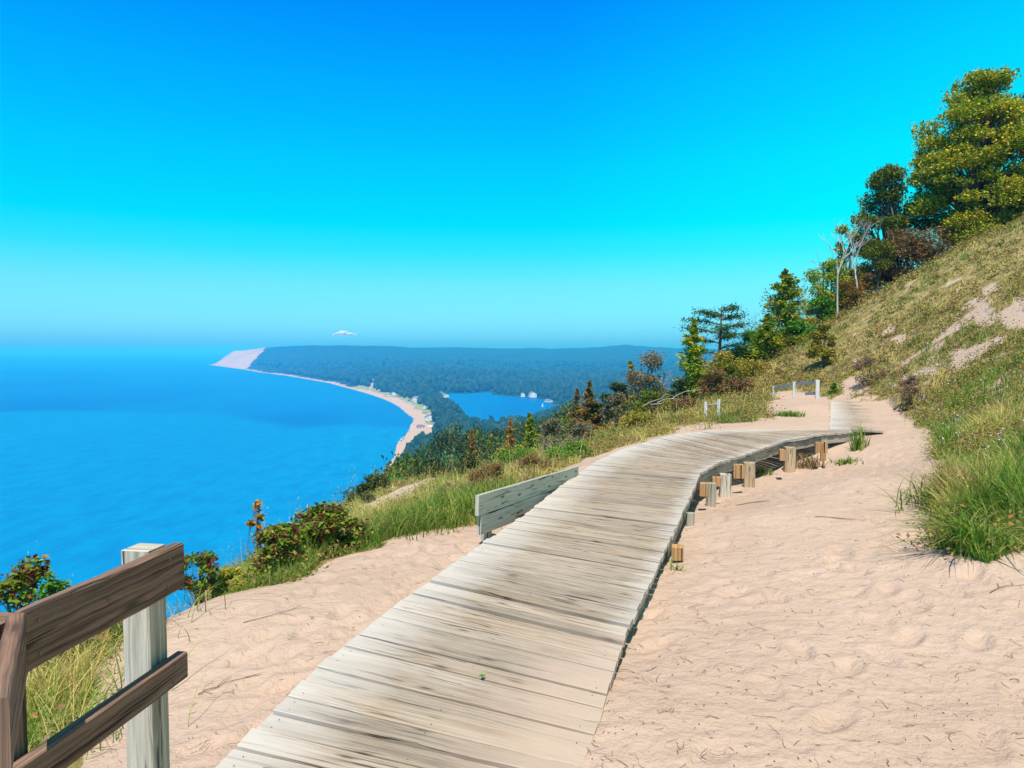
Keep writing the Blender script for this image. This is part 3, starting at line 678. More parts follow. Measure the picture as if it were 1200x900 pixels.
# ------------------------------------------------------------------ leaves and grass
def rnd_dirs(n):
    v = RNG.normal(size=(n, 3)); return v/np.linalg.norm(v, axis=1)[:, None]
def leaf_quads(Pp, size, asp=.55, up=.6, dirs=None, fold=True):
    n = len(Pp); nrm = rnd_dirs(n); nrm[:, 2] = np.abs(nrm[:, 2])+up; nrm /= np.linalg.norm(nrm, axis=1)[:, None]
    t = rnd_dirs(n) if dirs is None else dirs+rnd_dirs(n)*.35
    t = t-nrm*(t*nrm).sum(1)[:, None]; t /= np.linalg.norm(t, axis=1)[:, None]+1e-9
    b = np.cross(nrm, t); s = (size*RNG.uniform(.6, 1.3, n))[:, None] if np.ndim(size) == 0 else (size*RNG.uniform(.6, 1.3, n))[:, None]
    V = np.stack([Pp-t*s*.5, Pp+b*s*asp*.5+nrm*s*.08, Pp+t*s*.5, Pp-b*s*asp*.5+nrm*s*.08], 1).reshape(-1, 3)
    Fq = np.arange(n*4).reshape(-1, 4)
    return V, Fq
def blades(B, h, w, lean, curve=1.0, nseg=3, droop=.0):
    """grass blades: B (N,3), h, w, lean arrays"""
    n = len(B); a = RNG.uniform(0, 2*PI, n); dx = np.c_[np.cos(a), np.sin(a), np.zeros(n)]
    sd = np.c_[-np.sin(a), np.cos(a), np.zeros(n)]; tw = RNG.uniform(-1.2, 1.2, n)[:, None]; sd = sd*np.cos(tw)+dx*np.sin(tw)
    Vs = []
    for i in range(nseg+1):
        t = i/nseg; ww = (w*(1-t**1.6)+w*.06)[:, None]*.5
        p = B+dx*(h*lean*(t**1.8)*curve)[:, None]; p = p+np.c_[np.zeros((n, 2)), h*(t-droop*lean*t**2.5)]
        Vs += [p-sd*ww, p+sd*ww]
    V = np.stack(Vs, 1).reshape(-1, 3); m = 2*(nseg+1); base = (np.arange(n)*m)[:, None]
    Fq = np.concatenate([np.c_[base+2*i, base+2*i+1, base+2*i+3, base+2*i+2] for i in range(nseg)])
    return V, Fq
def join(parts):
    Vs, Fs, k = [], [], 0
    for V, Fq in parts: Vs.append(V); Fs.append(Fq+k); k += len(V)
    return np.concatenate(Vs), np.concatenate(Fs)

LM = {
 'maple': leafmat('maple_leaves', [(.02, .065, .008), (.07, .20, .012), (.21, .33, .018), (.50, .46, .03), (.78, .52, .05)], hue=.35),
 'maple_dark': leafmat('dark_maple_leaves', [(.025, .07, .012), (.06, .14, .015), (.15, .21, .02), (.38, .27, .03)], hue=.35),
 'cedar': leafmat('cedar_sprays', [(.035, .12, .012), (.11, .30, .02), (.32, .42, .02), (.72, .44, .03)], hue=.7),
 'cedar_rust': leafmat('rusty_cedar_sprays', [(.05, .10, .015), (.13, .18, .02), (.38, .24, .03), (.34, .10, .03), (.10, .12, .02)], hue=1.2),
 'green': leafmat('green_leaves', [(.03, .10, .015), (.08, .26, .02), (.20, .38, .03)], hue=.7),
 'darkgreen': leafmat('dark_leaves', [(.012, .035, .012), (.025, .065, .018), (.06, .105, .022), (.11, .12, .03)], hue=.25),
 'yellowgreen': leafmat('yellow_green_leaves', [(.07, .15, .015), (.20, .27, .03), (.44, .38, .05), (.46, .24, .04)], hue=.9),
 'rust': leafmat('rust_leaves', [(.20, .10, .05), (.30, .14, .06), (.16, .14, .04), (.34, .24, .10)], hue=.9),
 'orange': leafmat('orange_leaves', [(.28, .14, .02), (.62, .34, .03), (.42, .12, .02), (.30, .30, .03)], hue=1.5),
 'bush': leafmat('glossy_bush_leaves', [(.025, .07, .015), (.10, .24, .02), (.22, .34, .03), (.22, .04, .03), (.08, .05, .04)], hue=3.0, rough=.32, trans=.2),
 'pine': leafmat('pine_needles', [(.02, .07, .03), (.05, .15, .05), (.12, .22, .06)], hue=.9),
 'grey': leafmat('grey_twiggy_leaves', [(.05, .09, .03), (.15, .17, .09), (.28, .25, .18), (.30, .24, .10)], hue=1.0),
 'purple': leafmat('plum_leaves', [(.13, .06, .05), (.28, .14, .11), (.34, .26, .18), (.12, .15, .04)], hue=2.0),
 'grass_green': leafmat('green_grass_blades', [(.04, .12, .012), (.09, .23, .018), (.21, .32, .04), (.46, .42, .15)], hue=1.0, trans=.35),
 'grass_dry': leafmat('dry_grass_blades', [(.24, .33, .04), (.50, .48, .10), (.78, .68, .28), (.50, .27, .09)], hue=.6, trans=.35),
 'grass_brown': leafmat('brown_weed_stems', [(.17, .12, .05), (.30, .17, .08), (.38, .27, .14), (.17, .20, .05)], hue=.8, trans=.3),
 'weeds': leafmat('weed_leaves', [(.04, .12, .015), (.11, .22, .02), (.28, .30, .05), (.38, .18, .06), (.28, .17, .12), (.14, .18, .05)], hue=.5, trans=.3),
 'flower': leafmat('lilac_petals', [(.42, .40, .68), (.58, .56, .78), (.68, .64, .72)], trans=.2),
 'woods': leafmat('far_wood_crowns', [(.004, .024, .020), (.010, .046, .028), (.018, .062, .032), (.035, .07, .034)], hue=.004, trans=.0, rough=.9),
}

def zone_points(n, d0, d1, a0, a1, power=1.0, margin=0):
    d = d0*(d1/d0)**(RNG.rand(n)**power); a = np.tan(RNG.uniform(a0, a1, n)*PI/180); x = d*a
    z = terrain(x, d, False)+0
    return x, d, z
def region(px, py, poly): return in_poly(px, py, poly)
CREST = [(930, 412), (1000, 370), (1060, 335), (1210, 245), (1215, 318), (1130, 345), (1060, 372), (1000, 402), (950, 450)]
ANCH = [(1095, 480), (1140, 420), (1215, 400), (1290, 420), (1290, 650), (1200, 655), (1150, 668), (1095, 645), (1098, 600), (1095, 575), (1105, 540), (1090, 515)]
def grass_fields():
    N_ = 300000
    x1, y1, z1 = zone_points(N_, 3.2, 58, -42, 43, .55)
    x2, y2, z2 = zone_points(60000, 4.5, 14, 22, 42, 1.0)
    x3, y3, z3 = zone_points(50000, 4.0, 22, -38, 12, 1.0)
    x = np.r_[x1, x2, x3]; y = np.r_[y1, y2, y3]; z = np.r_[z1, z2, z3]
    ok = ~sand_mask(x, y, z)
    px, py = proj(x, y, z)
    ok &= ~in_poly(x, y, DECK) & ~in_poly(x, y, DECK2)
    dk = np.minimum(seg_dist(x, y, DECK, True), seg_dist(x, y, DECK2, True)); ok &= dk > .12
    ok &= (px > -260) & (px < 1460)
    ok &= z > -20
    # hidden slopes far below the rim are not grown
    clump = vn(x*1.7, y*1.7)+.6*vn(x*4.3, y*4.3)
    ok &= clump > -.5
    x, y, z, px, py = [q[ok] for q in (x, y, z, px, py)]
    n = len(x); r = np.hypot(x, y)
    f1 = fbm(x/3.1, y/3.1+30, 4); f2 = fbm(x/2.2+9, y/2.2, 4)
    anch = in_poly(px, py, ANCH)
    bank = in_poly(px, py, [(425, 650), (440, 610), (520, 560), (600, 555), (690, 520), (860, 470), (930, 500), (900, 505), (700, 545), (560, 620)])
    left = px < 430
    crest = in_poly(px+fbm(x/2, y/2)*40, py, CREST)
    g = f1*1.25+.12*crest+.40*anch+.10*bank+.14*left-.10*(y > 20)
    kind = np.where(g > .22, 0, np.where(f2 > .26-.12*bank+.1*left+.5*crest, 2, 1))
    tall = np.where(kind == 0, .34, np.where(kind == 1, .30, .26))*(1+.3*anch)
    h = tall*np.clip(.75+1.6*(vn(x*1.3+70, y*1.3)+.5*vn(x*3.1, y*3.1+20)), .25, 1.7)*RNG.uniform(.5, 1.2, n)*(1-.35*(y > 18)*(px > 900))
    h *= np.where((x > 0) & (dk[ok] < .8), .55, 1)
    w = np.maximum(.0055+.006*anch, r*.00095)*RNG.uniform(.7, 1.3, n)
    lean = RNG.gamma(2.2, .24, n)+.1
    B = np.c_[x, y, z-.02]
    names = [('grass', 'grass_green', 'green dune grass growing in swathes on the slopes'), ('grass', 'grass_dry', 'straw coloured dry grass covering the slopes'), ('weeds', 'grass_brown', 'brown withered weeds between the grasses')]
    for k, (nm, mat, lab) in enumerate(names):
        q = kind == k
        V, Fq = blades(B[q], h[q], w[q], lean[q], 1.0, 3, .25)
        # some tall seed heads in the dry grass
        parts = [(V, Fq)]
        if k == 1:
            near = np.where(q & (r < 30) & (RNG.rand(n) < np.where(x > -1.5, .02, .007)))[0]
            if len(near):
                hh_ = RNG.uniform(.45, .85, len(near)); V2, F2 = blades(B[near], hh_, np.maximum(.004, r[near]*.0006), RNG.uniform(.1, .45, len(near)), 1, 3, .1); parts.append((V2, F2))
                tips = V2.reshape(len(near), 8, 3)[:, 6]
                T_ = np.repeat(tips, 9, 0)+RNG.normal(size=(len(near)*9, 3))*np.array([.018, .018, .07]); sz = np.repeat(np.maximum(.02, r[near]*.0016), 9)
                parts.append(leaf_quads(T_, sz, .3, .1, np.tile([[.1, 0, 1.]], (len(T_), 1))))
        V, Fq = join(parts)
        o = npmesh(nm, V, Fq, LM[mat]); tag(o, lab, nm, kind='stuff')
    # leafy ground plants
    pick = np.where((RNG.rand(n) < np.where(r > 12, .11, .03)) & (f2 < .4) & (~in_poly(px, py, CREST) | (RNG.rand(n) < .45)))[0]
    c = B[pick]; rr_ = RNG.uniform(.10, .34, len(pick))*(1+.5*(r[pick] > 18)); k = 22
    offs = rnd_dirs(len(pick)*k); offs[:, 2] = np.abs(offs[:, 2])*1.1
    Pp = np.repeat(c, k, 0)+offs*np.repeat(rr_, k)[:, None]*RNG.uniform(.4, 1, (len(offs), 1))
    sz = np.repeat(np.maximum(.04, r[pick]*.0028), k)
    V, Fq = leaf_quads(Pp, sz, .6, .4)
    o = npmesh('undergrowth', V, Fq, LM['weeds']); tag(o, 'low leafy weeds in green yellow and rust among the grass', 'undergrowth', kind='stuff')
    # asters
    pick = np.where((px > 1030) & (py > 380) & (py < 560) & (RNG.rand(n) < .0045) & (f1 > -.2))[0]
    Pp = np.repeat(B[pick]+np.array([0, 0, .3]), 9, 0)+RNG.normal(size=(len(pick)*9, 3))*.045
    V, Fq = leaf_quads(Pp, np.repeat(np.maximum(.024, r[pick]*.0019), 9), .8, .8)
    o = npmesh('flowers', V, Fq, LM['flower']); tag(o, 'tiny lilac asters dotted over the grassy slope', 'flowers', kind='stuff')
grass_fields()

def tuft(name, label, c, n, h, w, spread, mat='grass_green', lean=.8, group=None, dirx=None):
    o_ = RNG.normal(size=(n, 2))*spread; B = np.c_[c[0]+o_[:, 0], c[1]+o_[:, 1], np.zeros(n)]
    B[:, 2] = terrain(B[:, 0], B[:, 1])-.03
    V, Fq = blades(B, h*RNG.uniform(.5, 1.2, n), w*RNG.uniform(.7, 1.3, n), lean*RNG.uniform(.3, 1.4, n), 1.0, 5, .45)
    if dirx is not None:
        hgt = V[:, 2]-c[2]; V[:, 0] += dirx*np.clip(hgt, 0, 1)*1.0
    o = npmesh(name, V-np.array(c), Fq, LM[mat]); o.location = c
    return tag(o, label, 'grass tuft', group)
q = ground_at(1142, 5.75); tuft('grass_tuft', 'big arching clump of dune grass at the sand edge on the right', (q[0], q[1], q[2]), 240, .52, .017, .09, lean=1.4, dirx=-.35)
q = ground_at(1186, 6.5); tuft('grass_tuft', 'broad bright green grass clump behind the arching one at the right edge', (q[0], q[1], q[2]), 300, .55, .015, .18, lean=.9)
q = ground_at(1118, 7.6); tuft('grass_tuft', 'green grass clump spilling onto the sand above the arching one', (q[0], q[1], q[2]), 380, .5, .015, .2, lean=1.1, dirx=-.25)
q = ground_at(1007, 14.3); tuft('grass_tuft', 'upright green weed beside the end of the boardwalk edge', (q[0], q[1], q[2]), 90, .55, .02, .07, lean=.3)
q = ground_at(990, 13.4); tuft('grass_tuft', 'flat green tuft on the sand just before the boardwalk end', (q[0], q[1], q[2]), 130, .18, .02, .1, lean=.9)
q = ground_at(893, 13.0); tuft('grass_tuft', 'small green tuft under the boardwalk edge between two posts', (q[0], q[1], q[2]), 90, .22, .018, .1, lean=.8)
q = ground_at(792, 6.05); tuft('grass_tuft', 'tiny green tuft beside the near yellow support beam', (q[0], q[1], q[2]), 22, .16, .008, .03, lean=.9)
q = ground_at(946, 13.6); tuft('grass_tuft', 'reddish green weed beneath the boardwalk beside the far posts', (q[0], q[1], q[2]), 120, .34, .02, .12, mat='grass_brown', lean=.6)
for i, (px, d, lab) in enumerate([(40, 3.6, 'matted yellow green grass clump below the lower handrail'), (30, 4.3, 'dry mixed grass clump left of the pale post behind the handrail'), (120, 4.9, 'grass clump between the two fence posts above the sand'), (90, 5.3, 'feathery pale grass clump on the rim seen over the handrail')]):
    q = ground_at(px, d); tuft('grass_tuft', lab, (q[0], q[1], q[2]), 420, .42, .006, .24, mat='grass_green' if i % 2 == 0 else 'grass_dry', lean=1.0)
for px, d, lab in [(470, 8.0, 'green grass clump on the bank right of the glossy bush'), (535, 8.7, 'tall green grass clump left of the guard board'), (588, 9.6, 'bright green grass clump behind the guard board'), (925, 19.3, 'green creeping tuft at the foot of the sand mound')]:
    q = ground_at(px, d); tuft('grass_tuft', lab, (q[0], q[1], q[2]), 380, .45 if d < 15 else .2, .009 if d < 15 else .02, .26 if d < 15 else .16, lean=.8)

# sand litter
def litter():
    n = 3200; d = 2.6*(14/2.6)**RNG.rand(n); x = d*np.tan(RNG.uniform(-30, 38, n)*PI/180)
    z = terrain(x, d)
    ok = sand_mask(x, d, z) & ~in_poly(x, d, DECK)
    ok &= RNG.rand(n) < np.where(x < 0, .45, .8)
    x, d, z = x[ok], d[ok], z[ok]; m = MB()
    for i in range(len(x)):
        L = random.choice((.008, .012, .03, .05, .08))*random.uniform(.6, 1.5); a = random.uniform(0, PI); p = np.array([x[i], d[i], z[i]+.003]); pts = [p]
        for k in range(3):
            a += random.gauss(0, .5); p = p+np.array([math.cos(a), math.sin(a), 0])*L/3; pts.append(p+np.array([0, 0, random.uniform(0, .004)]))
        r = random.uniform(.0007, .0018)*(1.6 if L < .02 else 1)
        m.tube(pts, [r, r, r, r*.6], 3)
    o = m.build('litter', M['twig']); tag(o, 'tiny twigs and bits of dead grass strewn on the sand', 'litter', kind='stuff')
litter()
def twig(label, px, d, L, ang, r=.003, br=2):
    q = ground_at(px, d); m = MB()
    def stick(p, a, L, r, k=7):
        pts = [p]; 
        for _ in range(k):
            a += random.gauss(0, .16); nx = pts[-1][:2]+np.array([math.cos(a), math.sin(a)])*L/k
            pts.append(np.array([nx[0], nx[1], gz(nx[0], nx[1], True)+.006+random.uniform(0, .008)]))
        m.tube([p_-np.array(q) for p_ in pts], list(np.linspace(r, r*.35, k+1)), 5); return pts
    p = stick(np.array([q[0], q[1], gz(q[0], q[1], True)+.006]), ang, L, r)
    for _ in range(br): stick(p[random.randint(2, 5)], ang+random.choice((-1, 1))*random.uniform(.4, .9), L*.35, r*.6, 4)
    o = m.build('twig', M['twig']); o.location = q; tag(o, label, 'twig')
twig('long thin dead twig lying on the left sand strip', 285, 4.85, .42, .25)
twig('forked brown twig in front of the yellow beam on the right sand', 862, 9.4, .45, .1, .006)
twig('curved twig on the sand below the far posts', 955, 7.6, .5, -.1, .004)
twig('bent brown twig at the right frame side below the arching grass', 1160, 4.75, .35, .3, .003, 3)
twig('branching dark twig behind the pale post of the handrail', 232, 3.9, .34, .9, .003, 3)
def loose_leaf(name, label, px, py, z, size, mat):
    q = at_z(px, py, z); V, Fq = leaf_quads(np.zeros((1, 3)), size, .5, 3.0); o = npmesh(name, V, Fq, LM[mat]); o.location = q; tag(o, label, 'leaf')
loose_leaf('fallen_leaf', 'tiny bright green leaf lying on the near boardwalk planks', 565, 792, .012, .04, 'green')

# ------------------------------------------------------------------ trees and shrubs
def curve_pts(a, b, sag=.1, n=5, jit=.04):
    a = np.array(a, float); b = np.array(b, float); L = np.linalg.norm(b-a); out = []
    for i in range(n+1):
        t = i/n; p = a+(b-a)*t; p[2] += math.sin(t*PI)*L*sag*(1 if i else 0)
        if 0 < i < n: p = p+RNG.normal(size=3)*L*jit
        out.append(p)
    return out
def broad(H, Wd, n_leaf, leaf, nclump=26, base=.12, flat=.75, trunk_r=None, lopsided=0, cl=.17):
    """(trunk builder, leaf points): limbs reach into leaf clumps spread through an uneven crown"""
    tb = MB(); r0 = trunk_r or H*.022; top = np.array([RNG.normal()*H*.03, RNG.normal()*H*.03, H*.82])
    tr = curve_pts((0, 0, -.4), top, 0, 6, .015); tb.tube(tr, list(np.linspace(r0, r0*.25, 7)), 7)
    Pp = []
    cz = H*(base+1)/2; hz = H*(1-base)/2
    for i in range(nclump):
        u = rnd_dirs(1)[0]; rr_ = RNG.uniform(.45, 1.0)**.6
        w = Wd/2*(1-.25*max(0, u[2])); c = np.array([u[0]*w*rr_*.85+lopsided*w, u[1]*w*rr_*.85, cz+u[2]*hz*rr_*.88])
        k = RNG.uniform(.25, .75); s = tr[min(5, max(1, int((c[2]/H)*5*.8)))]
        lp = curve_pts(s, c, .08, 5, .04); tb.tube(lp, list(np.linspace(r0*.4, r0*.05, 6)), 5)
        R_ = Wd*cl*RNG.uniform(.6, 1.3); n = int(n_leaf/nclump*(R_/(Wd*cl))**2)
        v = rnd_dirs(n)*(RNG.uniform(.15, 1, n)**.45)[:, None]*R_*np.array([1.15, 1.15, flat])
        v *= (1+.35*np.sin(v[:, :1]*9/R_+i)*np.cos(v[:, 1:2]*7/R_))
        Pp.append(c+v)
        for _ in range(4): tb.tube([lp[-2], c+rnd_dirs(1)[0]*R_*.8], [r0*.06, r0*.02], 4)
    return tb, np.concatenate(Pp)
def conical(H, Wd, n_leaf, ragged=.3, base=.06, tiers=16, power=.85):
    tb = MB(); r0 = H*.018; tb.tube([(0, 0, -.3), (0, 0, H*.5), (RNG.normal()*.03*H, 0, H*.98)], [r0, r0*.6, r0*.08], 6)
    Pp, Dd = [], []
    nb = tiers*7; per = max(6, n_leaf//nb)
    for i in range(nb):
        t = (i+RNG.rand())/nb; z = H*(base+(1-base)*t)
        R_ = Wd/2*((1-t)**power*1.0+.04)*RNG.uniform(1-ragged*1.6, 1+ragged)
        if t < .1: R_ *= .7+3*t
        a = RNG.uniform(0, 2*PI); tip = np.array([math.cos(a)*R_, math.sin(a)*R_, z+R_*RNG.uniform(.05, .5)])
        tb.tube([(0, 0, z), tip*.5+np.array([0, 0, z*.5]), tip], [r0*.25, r0*.15, r0*.04], 4)
        s = RNG.uniform(.15, 1.05, per)[:, None]; p = np.array([0, 0, z])*(1-s)+tip*s+RNG.normal(size=(per, 3))*R_*np.array([.16, .16, .12])
        Pp.append(p); Dd.append(np.tile(tip-np.array([0, 0, z])+np.array([0, 0, R_*.5]), (per, 1)))
    Dd = np.concatenate(Dd); Dd /= np.linalg.norm(Dd, axis=1)[:, None]
    return tb, np.concatenate(Pp), Dd
def bare(H, r0, spread=.5, depth=4, lean=(0, 0), stem=.42):
    tb = MB()
    def go(p, d, L, r, k):
        q = p+d*L*.5+RNG.normal(size=3)*L*.05; e = q+(d+RNG.normal(size=3)*.1)*L*.5; tb.tube([p, q, e], [r, r*.8, r*.6], 5 if k > 2 else 4)
        if k == 0: return
        for _ in range(3 if k > 1 else 4):
            nd = d+RNG.normal(size=3)*spread; nd[2] = abs(nd[2])*.8+.15; nd /= np.linalg.norm(nd); go(p+(e-p)*RNG.uniform(.55, 1), nd, L*RNG.uniform(.5, .75), r*.5, k-1)
    go(np.zeros(3), np.array([lean[0], lean[1], 1.]), H*stem, r0, depth); return tb
def put(name, label, cat, px, base_y, d, tb, crown, leafmat_, bark='bark', leaf=.12, asp=.55, up=.5, dirs=None, group=None, z=None, crown_name='crown', stem_name='trunk'):
    b = at(px, base_y, d)
    g = gz(b[0], b[1]); b = np.array([b[0], b[1], g if z is None else z])
    t = thing(name, label, cat, tuple(b), group)
    tb.build(stem_name, M[bark], t)
    if crown is not None:
        V, Fq = leaf_quads(crown, leaf, asp, up, dirs); npmesh(crown_name, V, Fq, LM[leafmat_], t)
    return t
def H_for(px, top_y, d):
    """height of a plant whose base stands on the ground in column px, top seen at top_y"""
    x = at(px, top_y, d); return x[2]-gz(x[0], x[1]), x
def T(kind, name, label, cat, px, top_y, wpx, d, mat, n, leaf, **k):
    H, _ = H_for(px, top_y, d); Wd = wpx/F*d; base_y = 400
    if kind == 'broad':
        kw = {q: k.pop(q) for q in ('nclump', 'base', 'flat', 'lopsided', 'cl') if q in k}
        if name in ('shrub', 'bushy_tree', 'bush', 'maple_tree') and kw.get('base', 0) < .15: kw['base'] = min(kw.get('base', 0), -.1)
        tb, P_ = broad(H*1.1, Wd, n, leaf, **kw); return put(name, label, cat, px, top_y, d, tb, P_, mat, leaf=leaf, **k)
    kw = {q: k.pop(q) for q in ('ragged', 'tiers', 'power') if q in k}
    tb, P_, D_ = conical(H, Wd, n, **kw); return put(name, label, cat, px, top_y, d, tb, P_, mat, leaf=leaf, dirs=D_, asp=.4, **k)

T('broad', 'maple_tree', 'largest maple tree turning yellow at the top right of the ridge', 'tree', 1152, 92, 185, 44, 'maple', 115000, .17, nclump=230, base=-.12, cl=.082, flat=.48)
T('broad', 'maple_tree', 'dark crowned maple tree cut off by the right edge behind the largest one', 'tree', 1225, 100, 130, 47, 'maple_dark', 26000, .2, nclump=50, base=-.06, cl=.13)
T('broad', 'maple_tree', 'smaller dark maple tree just left of the largest one on the ridge', 'tree', 1043, 196, 88, 46, 'maple_dark', 24000, .17, nclump=80, base=-.1, cl=.115, flat=.7)
T('broad', 'shrub', 'rusty brown shrub in front of the maples on the ridge grass', 'shrub', 1062, 268, 66, 43, 'rust', 6000, .14, nclump=20, base=0)
T('broad', 'shrub', 'golden brown shrub under the largest maple at the grass edge', 'shrub', 1105, 262, 60, 42, 'rust', 5000, .14, nclump=18, base=0)
T('broad', 'shrub', 'bright green shrub below the largest maple at the ridge edge', 'shrub', 1142, 246, 66, 41, 'maple', 6000, .14, nclump=18, base=0)
T('broad', 'bushy_tree', 'bushy green tree with orange edges left of the white trunks', 'tree', 966, 298, 52, 45, 'cedar', 11000, .15, nclump=26, base=.02, cl=.2)
T('broad', 'bushy_tree', 'small orange tipped tree above the white trunks', 'tree', 992, 262, 34, 46, 'maple', 5500, .15, nclump=20, base=.1, cl=.17)
T('broad', 'shrub', 'dark shrub behind the white trunks on the ridge', 'shrub', 1020, 296, 50, 45, 'maple_dark', 6000, .15, nclump=16, base=0)
tb = bare(H_for(981, 288, 42)[0]*.95, .055, .34, 4, (-.03, 0), .62); put('birch_tree', 'slender white barked tree with bare twigs, left one of two on the ridge', 'tree', 983, 300, 41, tb, None, None, 'white_bark')
tb = bare(H_for(998, 284, 42.5)[0]*.95, .05, .34, 4, (-.12, 0), .62); put('birch_tree', 'leaning white barked tree with bare twigs, right one of two on the ridge', 'tree', 1008, 300, 41, tb, None, None, 'white_bark')
tb = bare(H_for(976, 266, 46)[0], .07, .5, 4); put('dead_tree', 'bare twiggy tree against the sky behind the white trunks', 'tree', 974, 300, 46, tb, None, None, 'grey_bark')
tb = bare(H_for(932, 308, 46)[0], .08, .5, 4); put('dead_tree', 'bare grey tree standing right of the tall spire cedar', 'tree', 933, 330, 46, tb, None, None, 'grey_bark')
tb = bare(H_for(885, 344, 46)[0], .07, .5, 4); put('dead_tree', 'bare grey twiggy tree between the flat topped pine and the spire cedar', 'tree', 885, 360, 46, tb, None, None, 'grey_bark')
T('cone', 'cedar_tree', 'tallest cedar with a ragged orange green spire on the slope', 'tree', 921, 316, 60, 41, 'cedar', 9000, .2, ragged=.32, tiers=16, power=.75)
T('cone', 'cedar_tree', 'lower bushy cedar leaning against the tallest spire', 'tree', 899, 368, 42, 39, 'cedar', 5500, .18, ragged=.35, tiers=11)
T('cone', 'cedar_tree', 'isolated pointed cedar standing left of the pine against the far hills', 'tree', 813, 375, 46, 34, 'cedar', 8500, .17, ragged=.32, tiers=16, power=.8)
T('cone', 'cedar_tree', 'red and orange cedar at the lake end of the grassy bank', 'tree', 691, 447, 34, 38, 'cedar_rust', 4200, .17, ragged=.35, tiers=11)
T('cone', 'cedar_tree', 'dull brown cedar close behind the red and orange one', 'tree', 676, 455, 26, 42, 'rust', 3200, .17, ragged=.3, tiers=10)
T('cone', 'young_cedar', 'small orange cedar nearest the sand blowout on the bank', 'tree', 553, 503, 14, 40, 'orange', 900, .16, ragged=.5, tiers=7)
T('cone', 'young_cedar', 'yellow orange cedar between the small orange one and the green cedars', 'tree', 598, 491, 20, 38, 'orange', 1400, .16, ragged=.5, tiers=8)
T('cone', 'young_cedar', 'rounded bright green cedar below the inland lake', 'tree', 621, 484, 30, 40, 'cedar', 2600, .18, ragged=.4, tiers=8)
T('broad', 'shrub', 'green shrub behind the bank left of the red cedar', 'shrub', 650, 492, 38, 36, 'grey', 3800, .11, nclump=16, base=0)
for a in [
 ('dense green shrub at the ridge edge below the smaller dark maple', 1030, 282, 52, 42.5, 'maple_dark', 5500), ('brown and green shrub between the white trunks and the maples', 1008, 318, 34, 42, 'rust', 2600),
 ('orange tinged low shrub at the foot of the white trunks', 996, 330, 40, 41.5, 'cedar_rust', 3500), ('dark low shrub left of the white trunks', 960, 346, 44, 42, 'green', 4500),
 ('yellow green low shrub filling the ridge right of the tallest cedar', 945, 362, 36, 42, 'yellowgreen', 3500), ('low green shrub at the ridge edge under the spire cedar', 915, 396, 46, 40, 'maple_dark', 4500),
 ('mixed green thicket behind the round yellow bush', 944, 398, 40, 39, 'cedar', 4500), ('green thicket under the flat tiered pine', 868, 408, 50, 41, 'green', 5500), ('dark thicket behind the low rusty bush', 846, 424, 46, 37, 'maple_dark', 4800),
 ('grey green thicket behind the pointed cedar', 826, 418, 34, 37, 'grey', 3600), ('olive thicket right of the pointed cedar on the slope', 880, 428, 50, 37, 'yellowgreen', 4200), ('rusty thicket on the slope above the short fence posts', 862, 446, 46, 32, 'rust', 3800),
 ('green thicket left of the big twiggy shrub', 726, 446, 40, 37, 'darkgreen', 4800), ('dark green thicket right of the red cedar', 708, 462, 36, 38, 'darkgreen', 4200), ('olive thicket below the red cedar', 690, 486, 40, 30, 'grey', 3600),
 ('low dark thicket below the big twiggy shrub', 764, 462, 50, 28, 'maple_dark', 4200), ('yellowish thicket on the bank right of the big twiggy shrub', 790, 470, 34, 27, 'yellowgreen', 2800),
 ('dark thicket at the brink above the large glossy bush', 420, 578, 40, 24, 'darkgreen', 4200), ('dark thicket on the brink beyond the sand blowout', 440, 560, 46, 34, 'darkgreen', 4200), ('dark green thicket farther down the brink beside the lake', 462, 561, 44, 42, 'green', 4000), ('olive thicket on the brink left of the small orange cedar', 492, 551, 46, 42, 'darkgreen', 4000),
 ('low green thicket on the bank between the yellow orange cedar and the guard board', 610, 528, 60, 26, 'green', 4200), ('low dark thicket at the bank edge below the small orange cedar', 548, 538, 46, 27, 'darkgreen', 3600),
 ('dark thicket at the bank edge above the sand blowout', 515, 548, 44, 32, 'darkgreen', 3400), ('olive low thicket on the bank below the green cedar', 655, 515, 54, 26, 'grey', 4000)]:
    T('broad', 'shrub', a[0], 'shrub', a[1], a[2], a[3], a[4], a[5], a[6], .12 if a[4] > 30 else .09, nclump=16, base=-.1)
# flat tiered pine
b = at(842, 380, 40); g = gz(b[0], b[1]); H = b[2]-g+.9; tb = MB(); tb.tube([(0, 0, -.3), (.1, 0, H*.6), (.15, 0, H)], [.12, .08, .03], 6); PP = []
for z_, a0_, L in [(.98, 0, .7), (.92, 3.1, .9), (.86, .4, 1.15), (.80, 2.8, 1.35), (.74, -.3, 1.1), (.68, 3.3, 1.5), (.62, .9, 1.2), (.55, 2.5, 1.2), (.48, 0, 1.2), (.9, 1.7, .7), (.7, 4.6, 1.0), (.6, 5.2, 1.0), (.4, 3, 1.3), (.35, .3, 1.3)]:
    L *= 1.25; e = np.array([math.cos(a0_)*L, math.sin(a0_)*L, z_*H+.12*L]); tb.tube([(0.1, 0, z_*H-.1), e*.5+np.array([.05, 0, z_*H*.5]), e], [.045, .03, .01], 4)
    s = RNG.uniform(.3, 1.05, 260)[:, None]; PP.append(np.array([0, 0, z_*H-.1])*(1-s)+e*s+RNG.normal(size=(260, 3))*np.array([.22, .22, .09]))
put('pine_tree', 'small pine with flat tiers of branches against the sky', 'tree', 842, 400, 40, tb, np.concatenate(PP), 'pine', leaf=.2, asp=.3)
T('broad', 'shrub', 'dark green bush between the pine and the tallest cedar', 'shrub', 881, 384, 46, 41, 'green', 7000, .15, nclump=20, base=0)
T('broad', 'shrub', 'bright green bush at the foot of the tallest cedar', 'shrub', 936, 376, 40, 39.5, 'green', 5000, .14, nclump=16, base=0)
